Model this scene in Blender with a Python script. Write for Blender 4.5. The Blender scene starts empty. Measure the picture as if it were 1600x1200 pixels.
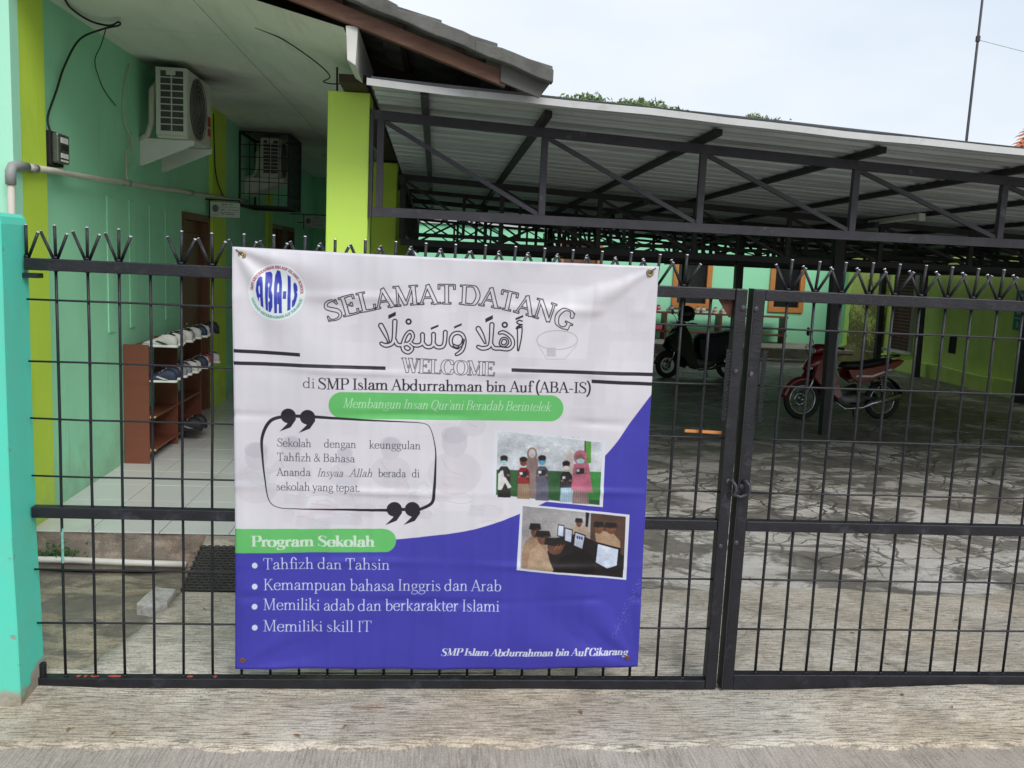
import bpy, math, random
import numpy as np
from mathutils import Vector, Matrix

R = math.radians
PI = math.pi
rnd = random.Random(11)
scene = bpy.context.scene
COL = scene.collection

# ------------------------------------------------------------------ camera
cam_d = bpy.data.cameras.new('camera')
cam = bpy.data.objects.new('camera', cam_d); COL.objects.link(cam)
yaw, pit, rol = .0903, .136, .0456
r0 = Vector((math.cos(yaw), -math.sin(yaw), 0)); f0 = Vector((math.sin(yaw), math.cos(yaw), 0)); z0 = Vector((0, 0, 1))
fw = f0*math.cos(pit)-z0*math.sin(pit); u1 = f0*math.sin(pit)+z0*math.cos(pit)
rt = r0*math.cos(rol)+u1*math.sin(rol); up = -r0*math.sin(rol)+u1*math.cos(rol)
m = Matrix(((rt.x, up.x, -fw.x, 1.3637), (rt.y, up.y, -fw.y, -3.3491), (rt.z, up.z, -fw.z, 1.6879), (0, 0, 0, 1)))
cam.matrix_world = m
cam_d.sensor_fit = 'HORIZONTAL'; cam_d.sensor_width = 36; cam_d.lens = 36*1387.6/1600
cam_d.clip_start = .05; cam_d.clip_end = 900
scene.camera = cam

# ------------------------------------------------------------------ light: bright overcast day
SUN_EL, SUN_AZ = R(42), R(158)      # azimuth measured clockwise from +y
world = bpy.data.worlds.new('World'); scene.world = world; world.use_nodes = True
nt = world.node_tree; nt.nodes.clear()
out = nt.nodes.new('ShaderNodeOutputWorld'); bg = nt.nodes.new('ShaderNodeBackground')
sky = nt.nodes.new('ShaderNodeTexSky'); sky.sky_type = 'NISHITA'; sky.sun_disc = False
sky.sun_elevation = SUN_EL; sky.sun_rotation = SUN_AZ; sky.air_density = 1.0; sky.dust_density = 3.0; sky.ozone_density = 1.0
# thin even cloud over the whole sky: the blue sky is mostly replaced by a pale veil
tc = nt.nodes.new('ShaderNodeTexCoord'); mp = nt.nodes.new('ShaderNodeMapping'); mp.inputs['Scale'].default_value = (1, 1, 2.6)
nz = nt.nodes.new('ShaderNodeTexNoise'); nz.inputs['Scale'].default_value = 2.2; nz.inputs['Detail'].default_value = 5
cr_ = nt.nodes.new('ShaderNodeValToRGB'); cr_.color_ramp.elements[0].position = .3; cr_.color_ramp.elements[1].position = .72
cr_.color_ramp.elements[0].color = (5.0, 5.65, 6.4, 1); cr_.color_ramp.elements[1].color = (6.9, 7.05, 7.2, 1)
mx = nt.nodes.new('ShaderNodeMix'); mx.data_type = 'RGBA'; mx.inputs[0].default_value = .86
nt.links.new(tc.outputs['Generated'], mp.inputs[0]); nt.links.new(mp.outputs[0], nz.inputs['Vector']); nt.links.new(nz.outputs[0], cr_.inputs[0])
nt.links.new(sky.outputs[0], mx.inputs[6]); nt.links.new(cr_.outputs[0], mx.inputs[7]); nt.links.new(mx.outputs[2], bg.inputs[0])
bg.inputs[1].default_value = .096
nt.links.new(bg.outputs[0], out.inputs[0])
sun_d = bpy.data.lights.new('sun', 'SUN'); sun_d.energy = 1.5; sun_d.angle = R(34); sun_d.color = (1, .96, .90)
sun = bpy.data.objects.new('sun', sun_d); COL.objects.link(sun)
sd = Vector((math.sin(SUN_AZ)*math.cos(SUN_EL), math.cos(SUN_AZ)*math.cos(SUN_EL), math.sin(SUN_EL)))
sun.rotation_euler = sd.to_track_quat('Z', 'Y').to_euler(); sun.location = (0, -4, 12)
vs = scene.view_settings; vs.view_transform = 'Standard'; vs.look = 'None'; vs.gamma = 1; vs.use_curve_mapping = False; vs.exposure = 0.70
scene.cycles.max_bounces = 8; scene.cycles.diffuse_bounces = 5

# ------------------------------------------------------------------ materials
MAT = {}


def mat(name, col, rough=.7, var=.10, vs=2.5, bump=0.0, bs=40, metal=0.0, spec=.4, stain=None, stains=1.2, sth=(.55, .75), stretch=(1, 1, 1), grain=.0, coat=0, foot=0):
    if name in MAT: return MAT[name]
    m_ = bpy.data.materials.new(name); m_.use_nodes = True; t = m_.node_tree; b = t.nodes['Principled BSDF']
    b.inputs['Roughness'].default_value = rough; b.inputs['Metallic'].default_value = metal; b.inputs['Specular IOR Level'].default_value = spec
    b.inputs['Coat Weight'].default_value = coat
    N = t.nodes.new; Lk = t.links.new
    co = N('ShaderNodeTexCoord'); mp_ = N('ShaderNodeMapping'); mp_.inputs['Scale'].default_value = stretch
    Lk(co.outputs['Object'], mp_.inputs[0])
    n1 = N('ShaderNodeTexNoise'); n1.inputs['Scale'].default_value = vs; n1.inputs['Detail'].default_value = 8; n1.inputs['Roughness'].default_value = .62
    Lk(mp_.outputs[0], n1.inputs['Vector'])
    rp = N('ShaderNodeMapRange'); rp.inputs[1].default_value = .3; rp.inputs[2].default_value = .7; rp.inputs[3].default_value = 1-var; rp.inputs[4].default_value = 1+var
    Lk(n1.outputs[0], rp.inputs[0])
    mu = N('ShaderNodeVectorMath'); mu.operation = 'SCALE'; mu.inputs[0].default_value = col[:3]; Lk(rp.outputs[0], mu.inputs['Scale'])
    cur = mu.outputs[0]
    if stain is not None:
        n2 = N('ShaderNodeTexNoise'); n2.inputs['Scale'].default_value = stains; n2.inputs['Detail'].default_value = 9; n2.inputs['Roughness'].default_value = .68
        Lk(mp_.outputs[0], n2.inputs['Vector'])
        r2 = N('ShaderNodeMapRange'); r2.inputs[1].default_value = sth[0]; r2.inputs[2].default_value = sth[1]; Lk(n2.outputs[0], r2.inputs[0])
        mi = N('ShaderNodeMix'); mi.data_type = 'RGBA'; Lk(r2.outputs[0], mi.inputs[0]); Lk(cur, mi.inputs[6]); mi.inputs[7].default_value = (*stain[:3], 1)
        cur = mi.outputs[2]
    if grain:
        n4 = N('ShaderNodeTexNoise'); n4.inputs['Scale'].default_value = bs; n4.inputs['Detail'].default_value = 3; Lk(mp_.outputs[0], n4.inputs['Vector'])
        r4 = N('ShaderNodeMapRange'); r4.inputs[1].default_value = .35; r4.inputs[2].default_value = .65; r4.inputs[3].default_value = 1-grain; r4.inputs[4].default_value = 1+grain; Lk(n4.outputs[0], r4.inputs[0])
        m4 = N('ShaderNodeVectorMath'); m4.operation = 'SCALE'; Lk(cur, m4.inputs[0]); Lk(r4.outputs[0], m4.inputs['Scale']); cur = m4.outputs[0]
    if foot:      # splash dirt creeping up from the floor, and thin run marks
        sp = N('ShaderNodeSeparateXYZ'); Lk(co.outputs['Object'], sp.inputs[0])
        nf = N('ShaderNodeTexNoise'); nf.inputs['Scale'].default_value = 5; nf.inputs['Detail'].default_value = 8; nf.inputs['Roughness'].default_value = .7; Lk(co.outputs['Object'], nf.inputs['Vector'])
        ad = N('ShaderNodeMath'); ad.operation = 'MULTIPLY_ADD'; Lk(nf.outputs[0], ad.inputs[0]); ad.inputs[1].default_value = -.9; Lk(sp.outputs[2], ad.inputs[2])
        rf2 = N('ShaderNodeMapRange'); rf2.inputs[1].default_value = .02; rf2.inputs[2].default_value = -.42; rf2.inputs[3].default_value = 0; rf2.inputs[4].default_value = foot; Lk(ad.outputs[0], rf2.inputs[0])
        mf = N('ShaderNodeMix'); mf.data_type = 'RGBA'; Lk(rf2.outputs[0], mf.inputs[0]); Lk(cur, mf.inputs[6]); mf.inputs[7].default_value = (.20, .22, .15, 1); cur = mf.outputs[2]
        mv = N('ShaderNodeMapping'); mv.inputs['Scale'].default_value = (9, 9, .5); Lk(co.outputs['Object'], mv.inputs[0])
        nr = N('ShaderNodeTexNoise'); nr.inputs['Scale'].default_value = 2; nr.inputs['Detail'].default_value = 6; Lk(mv.outputs[0], nr.inputs['Vector'])
        rn = N('ShaderNodeMapRange'); rn.inputs[1].default_value = .60; rn.inputs[2].default_value = .78; rn.inputs[3].default_value = 0; rn.inputs[4].default_value = .38; Lk(nr.outputs[0], rn.inputs[0])
        m5 = N('ShaderNodeMix'); m5.data_type = 'RGBA'; Lk(rn.outputs[0], m5.inputs[0]); Lk(cur, m5.inputs[6]); m5.inputs[7].default_value = tuple(c*.55 for c in col[:3])+(1,); cur = m5.outputs[2]
    Lk(cur, b.inputs['Base Color'])
    rr = N('ShaderNodeMapRange'); rr.inputs[3].default_value = max(.03, rough-.08); rr.inputs[4].default_value = min(1, rough+.1); Lk(n1.outputs[0], rr.inputs[0]); Lk(rr.outputs[0], b.inputs['Roughness'])
    if bump:
        n3 = N('ShaderNodeTexNoise'); n3.inputs['Scale'].default_value = bs; n3.inputs['Detail'].default_value = 5; Lk(mp_.outputs[0], n3.inputs['Vector'])
        bp = N('ShaderNodeBump'); bp.inputs['Strength'].default_value = min(1, bump); bp.inputs['Distance'].default_value = .004*max(1, bump)
        Lk(n3.outputs[0], bp.inputs['Height']); Lk(bp.outputs[0], b.inputs['Normal'])
    MAT[name] = m_
    return m_


def nodes_of(name, rough=.8):
    m_ = bpy.data.materials.new(name); m_.use_nodes = True; t = m_.node_tree; b = t.nodes['Principled BSDF']; b.inputs['Roughness'].default_value = rough
    b.inputs['Specular IOR Level'].default_value = .3
    MAT[name] = m_
    return m_, t, b, t.nodes.new, t.links.new


def tex(t, kind, vec, **kw):
    n = t.nodes.new(kind)
    for k, v in kw.items(): n.inputs[k].default_value = v
    if vec is not None: t.links.new(vec, n.inputs['Vector'])
    return n


def mapped(t, scale=(1, 1, 1), rot=(0, 0, 0)):
    c = t.nodes.new('ShaderNodeTexCoord'); mp_ = t.nodes.new('ShaderNodeMapping'); mp_.inputs['Scale'].default_value = scale; mp_.inputs['Rotation'].default_value = rot
    t.links.new(c.outputs['Object'], mp_.inputs[0]); return mp_.outputs[0]


def rng(t, src, a, b, c=0.0, d=1.0):
    n = t.nodes.new('ShaderNodeMapRange'); n.inputs[1].default_value = a; n.inputs[2].default_value = b; n.inputs[3].default_value = c; n.inputs[4].default_value = d
    t.links.new(src, n.inputs[0]); return n.outputs[0]


def mixc(t, f, a, b):
    n = t.nodes.new('ShaderNodeMix'); n.data_type = 'RGBA'
    for s, i in ((f, 0), (a, 6), (b, 7)):
        if isinstance(s, (tuple, list)): n.inputs[i].default_value = (*s[:3], 1)
        elif isinstance(s, (int, float)): n.inputs[i].default_value = s
        else: t.links.new(s, n.inputs[i])
    return n.outputs[2]


def mth(t, op, a, b=None):
    n = t.nodes.new('ShaderNodeMath'); n.operation = op
    for s, i in ((a, 0), (b, 1)):
        if s is None: continue
        if isinstance(s, (int, float)): n.inputs[i].default_value = s
        else: t.links.new(s, n.inputs[i])
    return n.outputs[0]


def concrete(name, base, dark_, brown, streak=(2.5, 46, 1), rot=0.0, crack=0.0, wet=0.0, patch=0.0, sstr=.55, deep=0.0):
    m_, t, b, N, Lk = nodes_of(name, .88)
    v = mapped(t); vs_ = mapped(t, streak, (0, 0, rot))
    big = tex(t, 'ShaderNodeTexNoise', v, Scale=.9, Detail=7.0, Roughness=.6)
    med = tex(t, 'ShaderNodeTexNoise', v, Scale=5.0, Detail=8.0, Roughness=.65)
    fine = tex(t, 'ShaderNodeTexNoise', v, Scale=130.0, Detail=5.0, Roughness=.7)
    st = tex(t, 'ShaderNodeTexNoise', vs_, Scale=2.2, Detail=4.0, Roughness=.6, Distortion=.12)
    col = mixc(t, rng(t, big.outputs[0], .42, .62), base, brown)
    col = mixc(t, rng(t, med.outputs[0], .5, .72, 0, .5), col, tuple(c*.62 for c in brown))
    sm = mth(t, 'MULTIPLY', rng(t, st.outputs[0], .53, .61, 0, sstr), rng(t, med.outputs[0], .36, .60, .35, 1.0))
    col = mixc(t, sm, col, dark_)
    lt = rng(t, st.outputs[0], .42, .33, 0, .45)
    col = mixc(t, lt, col, tuple(min(.8, c*1.35) for c in base))
    col = mixc(t, rng(t, fine.outputs[0], .50, .64, 0, .55), col, dark_)
    col = mixc(t, rng(t, fine.outputs[0], .45, .34, 0, .35), col, tuple(min(.8, c*1.4) for c in base))
    hgt = mth(t, 'SUBTRACT', rng(t, med.outputs[0], 0, 1, 0, .5), mth(t, 'MULTIPLY', sm, .9))
    if crack:
        dn = tex(t, 'ShaderNodeTexNoise', v, Scale=3.5, Detail=5.0)
        av = N('ShaderNodeVectorMath'); av.operation = 'MULTIPLY_ADD'; Lk(dn.outputs[1], av.inputs[0]); av.inputs[1].default_value = (.28, .28, .0); Lk(v, av.inputs[2])
        for sc, th in ((3.6, .030), (1.3, .016)):
            vo = t.nodes.new('ShaderNodeTexVoronoi'); vo.feature = 'DISTANCE_TO_EDGE'; vo.inputs['Scale'].default_value = sc; Lk(av.outputs[0], vo.inputs['Vector'])
            msk = tex(t, 'ShaderNodeTexNoise', v, Scale=.55, Detail=4.0)
            ck = mth(t, 'MULTIPLY', rng(t, vo.outputs[0], th, th*.35), rng(t, msk.outputs[0], .40, .55, .12, 1))
            ck = mth(t, 'MULTIPLY', ck, crack)
            col = mixc(t, ck, col, tuple(c*.55 for c in dark_))
            hgt = mth(t, 'SUBTRACT', hgt, ck)
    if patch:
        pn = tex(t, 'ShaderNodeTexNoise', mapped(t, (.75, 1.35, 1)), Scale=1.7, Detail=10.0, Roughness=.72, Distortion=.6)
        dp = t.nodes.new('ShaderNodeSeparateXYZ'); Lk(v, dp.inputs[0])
        shift = rng(t, dp.outputs[1], 2.2, 6.5, 0, deep) if deep else 0.0  # dark patches cover more of the surface as y grows
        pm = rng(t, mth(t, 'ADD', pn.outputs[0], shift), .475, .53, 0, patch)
        patch_col = mixc(t, rng(t, med.outputs[0], .4, .6), (.078, .073, .065), (.165, .152, .132))
        col = mixc(t, pm, col, patch_col)
        if wet: Lk(mth(t, 'SUBTRACT', .88, mth(t, 'MULTIPLY', pm, wet)), b.inputs['Roughness'])
    Lk(col, b.inputs['Base Color'])
    bp = N('ShaderNodeBump'); bp.inputs['Strength'].default_value = .8; bp.inputs['Distance'].default_value = .006; Lk(hgt, bp.inputs['Height']); Lk(bp.outputs[0], b.inputs['Normal'])
    return m_


# ------------------------------------------------------------------ mesh helpers
class MB:
    def __init__(s): s.v = []; s.f = []; s.uv = None

    def add(s, vs_, fs):
        o = len(s.v); s.v += [tuple(p) for p in vs_]; s.f += [tuple(i+o for i in f) for f in fs]; return s

    def box(s, x0, x1, y0, y1, z0, z1):
        return s.add([(x0, y0, z0), (x1, y0, z0), (x1, y1, z0), (x0, y1, z0), (x0, y0, z1), (x1, y0, z1), (x1, y1, z1), (x0, y1, z1)],
                     [(3, 2, 1, 0), (4, 5, 6, 7), (0, 1, 5, 4), (1, 2, 6, 5), (2, 3, 7, 6), (3, 0, 4, 7)])

    def beam(s, p, q, w, h=None, upv=(0, 0, 1)):
        h = h or w; p = Vector(p); q = Vector(q); d = (q-p).normalized(); u = Vector(upv)
        if abs(d.dot(u)) > .98: u = Vector((0, 1, 0))
        a = d.cross(u).normalized()*(w/2); b = a.cross(d).normalized()*(h/2)
        return s.add([p-a-b, p+a-b, p+a+b, p-a+b, q-a-b, q+a-b, q+a+b, q-a+b], [(0, 1, 2, 3), (7, 6, 5, 4), (1, 0, 4, 5), (2, 1, 5, 6), (3, 2, 6, 7), (0, 3, 7, 4)])

    def tube(s, P, r, n=8, cap=True):
        P = [Vector(p) for p in P]; rs = r if isinstance(r, (list, tuple)) else [r]*len(P)
        o = len(s.v); pa = None
        for i, p in enumerate(P):
            d = (P[min(i+1, len(P)-1)]-P[max(i-1, 0)])
            if d.length < 1e-9: d = Vector((0, 0, 1))
            d.normalize()
            if pa is None: pa = d.orthogonal().normalized()
            else:
                pa = pa-d*pa.dot(d)
                pa = pa.normalized() if pa.length > 1e-6 else d.orthogonal().normalized()
            pb = d.cross(pa)
            for k in range(n):
                a = 2*PI*k/n; s.v.append(tuple(p+(pa*math.cos(a)+pb*math.sin(a))*rs[i]))
        for i in range(len(P)-1):
            for k in range(n): s.f.append((o+i*n+k, o+i*n+(k+1) % n, o+(i+1)*n+(k+1) % n, o+(i+1)*n+k))
        if cap:
            s.f.append(tuple(o+k for k in reversed(range(n)))); s.f.append(tuple(o+(len(P)-1)*n+k for k in range(n)))
        return s

    def ring(s, c, R_, r, axis='y', n=28, m_=8):
        c = Vector(c); o = len(s.v)
        for i in range(n):
            a = 2*PI*i/n
            e = {'y': Vector((math.cos(a), 0, math.sin(a))), 'x': Vector((0, math.cos(a), math.sin(a))), 'z': Vector((math.cos(a), math.sin(a), 0))}[axis]
            ax_ = {'y': Vector((0, 1, 0)), 'x': Vector((1, 0, 0)), 'z': Vector((0, 0, 1))}[axis]
            for k in range(m_):
                b = 2*PI*k/m_; rx, ry = (r if isinstance(r, tuple) else (r, r))
                s.v.append(tuple(c+e*(R_+rx*math.cos(b))+ax_*ry*math.sin(b)))
        for i in range(n):
            for k in range(m_): s.f.append((o+i*m_+k, o+((i+1) % n)*m_+k, o+((i+1) % n)*m_+(k+1) % m_, o+i*m_+(k+1) % m_))
        return s

    def prism(s, P, a, b, axis='y'):
        # P: 2-D outline; extruded between a and b along axis (y: P is (x,z); x: P is (y,z); z: P is (x,y))
        g = {'y': lambda u, v, w: (u, w, v), 'x': lambda u, v, w: (w, u, v), 'z': lambda u, v, w: (u, v, w)}[axis]
        n = len(P); o = [g(u, v, a) for u, v in P]+[g(u, v, b) for u, v in P]
        return s.add(o, [tuple(range(n)), tuple(reversed(range(n, 2*n)))]+[(i, i+n, (i+1) % n+n, (i+1) % n) for i in range(n)])

    def loft(s, secs, n=14, e=2.6):
        # secs: (x, y, z, half_y, half_z) cross-sections across x
        o = len(s.v)
        for x, y, z, hy, hz in secs:
            for k in range(n):
                a = 2*PI*k/n; c, q = math.cos(a), math.sin(a)
                s.v.append((x, y+hy*math.copysign(abs(c)**(2/e), c), z+hz*math.copysign(abs(q)**(2/e), q)))
        for i in range(len(secs)-1):
            for k in range(n): s.f.append((o+i*n+k, o+i*n+(k+1) % n, o+(i+1)*n+(k+1) % n, o+(i+1)*n+k))
        s.f.append(tuple(o+k for k in reversed(range(n)))); s.f.append(tuple(o+(len(secs)-1)*n+k for k in range(n)))
        return s

    def ball(s, c, rx, ry, rz, n=14, m_=9):
        c = Vector(c); o = len(s.v)
        for i in range(m_+1):
            a = PI*i/m_
            for k in range(n):
                b = 2*PI*k/n; s.v.append((c.x+rx*math.sin(a)*math.cos(b), c.y+ry*math.sin(a)*math.sin(b), c.z+rz*math.cos(a)))
        for i in range(m_):
            for k in range(n): s.f.append((o+i*n+k, o+(i+1)*n+k, o+(i+1)*n+(k+1) % n, o+i*n+(k+1) % n))
        return s

    def cyl(s, p, q, r, n=12): return s.tube([p, q], r, n)


ORG = {}


def thing(name, label, cat, loc=(0, 0, 0), group=None, local=False, rz=0.0):
    o = bpy.data.objects.new(name, None); COL.objects.link(o); o.location = loc; o.rotation_euler = (0, 0, rz); o.empty_display_size = .1
    o['label'] = label; o['category'] = cat
    if group: o['group'] = group
    ORG[o.name] = Vector((0, 0, 0)) if local else Vector(loc)
    return o


def obj(name, mb, m_, parent=None, smooth=False, bev=0, kind=None, label=None, cat=None, group=None, auto=False):
    me = bpy.data.meshes.new(name)
    og = ORG.get(parent.name, Vector((0, 0, 0))) if parent else Vector((0, 0, 0))
    vv = mb.v if og.length < 1e-9 else [(x-og.x, y-og.y, z-og.z) for x, y, z in mb.v]
    me.from_pydata(vv, [], mb.f); me.validate(); me.update()
    o = bpy.data.objects.new(name, me); COL.objects.link(o)
    if m_: me.materials.append(m_)
    if smooth or auto:
        me.polygons.foreach_set('use_smooth', [True]*len(me.polygons))
        if auto:
            try:
                me.set_sharp_from_angle(angle=R(38))
            except Exception: pass
    if parent: o.parent = parent; ORG[o.name] = og
    if bev:
        b = o.modifiers.new('bevel', 'BEVEL'); b.width = bev; b.segments = 2; b.limit_method = 'ANGLE'; b.angle_limit = R(40)
    if kind: o['kind'] = kind
    if label: o['label'] = label
    if cat: o['category'] = cat
    if group: o['group'] = group
    return o


def linked(src, parent, loc, name=None):
    c = src.copy(); COL.objects.link(c)
    if parent: c.parent = parent
    c.location = loc; return c


def copy_tree(src, loc, rz=None, label=None):
    r = src.copy(); COL.objects.link(r); r.location = loc
    if rz is not None: r.rotation_euler = (0, 0, rz)
    if label: r['label'] = label
    for ch in list(src.children):
        c = ch.copy(); COL.objects.link(c); c.parent = r
        for g in list(ch.children):
            d = g.copy(); COL.objects.link(d); d.parent = c
    return r


# palette
M_mint = mat('mint_wall_paint', (.31, .71, .46), .75, .07, 1.2, .25, 60, stain=(.24, .55, .37), stains=.8, sth=(.52, .85), foot=.55)
M_mintB = mat('mint_far_wall_paint', (.27, .66, .42), .75, .05, .6, .15, 40, stain=(.22, .52, .34), stains=.5, sth=(.55, .9))
M_mintF = mat('pale_mint_paint', (.36, .74, .55), .7, .05, 1.0, .2, 60)
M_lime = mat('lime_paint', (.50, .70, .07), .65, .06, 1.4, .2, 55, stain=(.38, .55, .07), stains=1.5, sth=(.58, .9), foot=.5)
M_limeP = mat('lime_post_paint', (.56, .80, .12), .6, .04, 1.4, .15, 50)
M_turq = mat('turquoise_paint', (.09, .66, .55), .55, .06, 1.6, .25, 45, stain=(.14, .60, .48), stains=2.2, sth=(.6, .9), coat=.1)
M_blk = mat('black_gate_paint', (.0095, .010, .015), .45, .35, 14, .4, 120, spec=.42, stain=(.040, .042, .055), stains=11, sth=(.58, .76))
M_blkD = mat('dark_steel', (.018, .018, .022), .55, .25, 6, .1, 60)
M_steel = mat('grey_painted_steel', (.042, .040, .052), .5, .25, 8, .2, 80, stain=(.16, .16, .18), stains=11, sth=(.60, .8))
M_tip = mat('galvanised_tip', (.55, .56, .60), .4, .15, 20, .1, 90, metal=.5)
M_white = mat('worn_white_paint', (.62, .63, .60), .6, .08, 3, .15, 60, stain=(.40, .38, .33), stains=3, sth=(.58, .82))
def _ceil():
    m_, t, b, N, Lk = nodes_of('painted_ceiling_board', .85)
    v = mapped(t); a = tex(t, 'ShaderNodeTexNoise', mapped(t, (1.2, .5, 1), (0, 0, .5)), Scale=1.6, Detail=7.0, Roughness=.6); s_ = tex(t, 'ShaderNodeTexNoise', mapped(t, (9, .8, 1), (0, 0, 1.2)), Scale=1.2, Detail=6.0, Roughness=.6)
    c = mixc(t, rng(t, a.outputs[0], .38, .7), (.82, .84, .77), (.68, .71, .64)); c = mixc(t, rng(t, s_.outputs[0], .55, .75, 0, .4), c, (.42, .43, .39))
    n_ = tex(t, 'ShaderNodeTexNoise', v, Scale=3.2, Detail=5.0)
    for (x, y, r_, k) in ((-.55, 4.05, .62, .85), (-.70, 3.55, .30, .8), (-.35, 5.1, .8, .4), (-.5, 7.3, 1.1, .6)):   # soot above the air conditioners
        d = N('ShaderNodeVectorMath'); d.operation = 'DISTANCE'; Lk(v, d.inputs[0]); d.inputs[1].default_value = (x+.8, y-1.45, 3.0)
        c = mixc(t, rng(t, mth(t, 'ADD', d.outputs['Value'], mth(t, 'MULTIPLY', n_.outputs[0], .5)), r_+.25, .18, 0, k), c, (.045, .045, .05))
    Lk(c, b.inputs['Base Color']); return m_
M_ceil = _ceil()
M_pvc = mat('pvc_pipe', (.52, .50, .44), .45, .08, 6, .0, 40, stain=(.30, .27, .22), stains=8, sth=(.6, .85))
M_pvcg = mat('grey_pvc_elbow', (.27, .28, .28), .45, .08, 6)
M_wood = mat('brown_timber', (.115, .055, .035), .7, .25, 5, .3, 60, stretch=(1, 6, 6), stain=(.17, .11, .085), stains=4, sth=(.5, .8))
M_dwood = mat('dark_roof_timber', (.045, .028, .02), .8, .25, 5, .3, 50)
M_tile = mat('roof_tile_concrete', (.13, .13, .125), .85, .22, 4, .6, 60, stain=(.055, .055, .05), stains=3, sth=(.48, .75))
M_zinc = mat('corrugated_zinc', (.50, .545, .585), .45, .14, 1.2, .1, 30, metal=.2, stretch=(.5, 2, 1), stain=(.33, .335, .315), stains=1.6, sth=(.48, .8))
M_flash = mat('white_flashing', (.50, .51, .52), .5, .10, 4, .2, 40, stain=(.33, .31, .28), stains=7, sth=(.55, .8))
M_mel = mat('mahogany_laminate', (.165, .052, .032), .45, .08, 3, .0, 40, stretch=(1, 1, 6), spec=.4)
M_door = mat('varnished_door', (.14, .06, .03), .5, .18, 4, .0, 40, stretch=(4, 4, .6))
M_frame = mat('orange_varnished_frame', (.42, .17, .045), .5, .12, 5, .0, 40)
M_glass = mat('dark_window_glass', (.012, .014, .016), .12, .1, 3, spec=.6)
M_ftile = mat('glazed_floor_tile', (.58, .60, .60), .16, .03, 1.5, .0, 20, spec=.5, stain=(.44, .44, .41), stains=1.8, sth=(.56, .86))
M_grout = mat('grout', (.30, .29, .27), .9, .1, 5)
M_acw = mat('ac_cream_plastic', (.56, .57, .52), .5, .06, 3, .0, 40, stain=(.36, .35, .30), stains=3, sth=(.55, .85))
M_dk = mat('matt_black', (.012, .012, .013), .8, .1, 5)
M_rub = mat('black_rubber', (.016, .016, .017), .75, .2, 8, .2, 90)
M_cable = mat('black_cable', (.01, .01, .011), .5, .1, 5)
M_zip = mat('cream_tube', (.5, .48, .4), .5, .1, 5)
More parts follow.
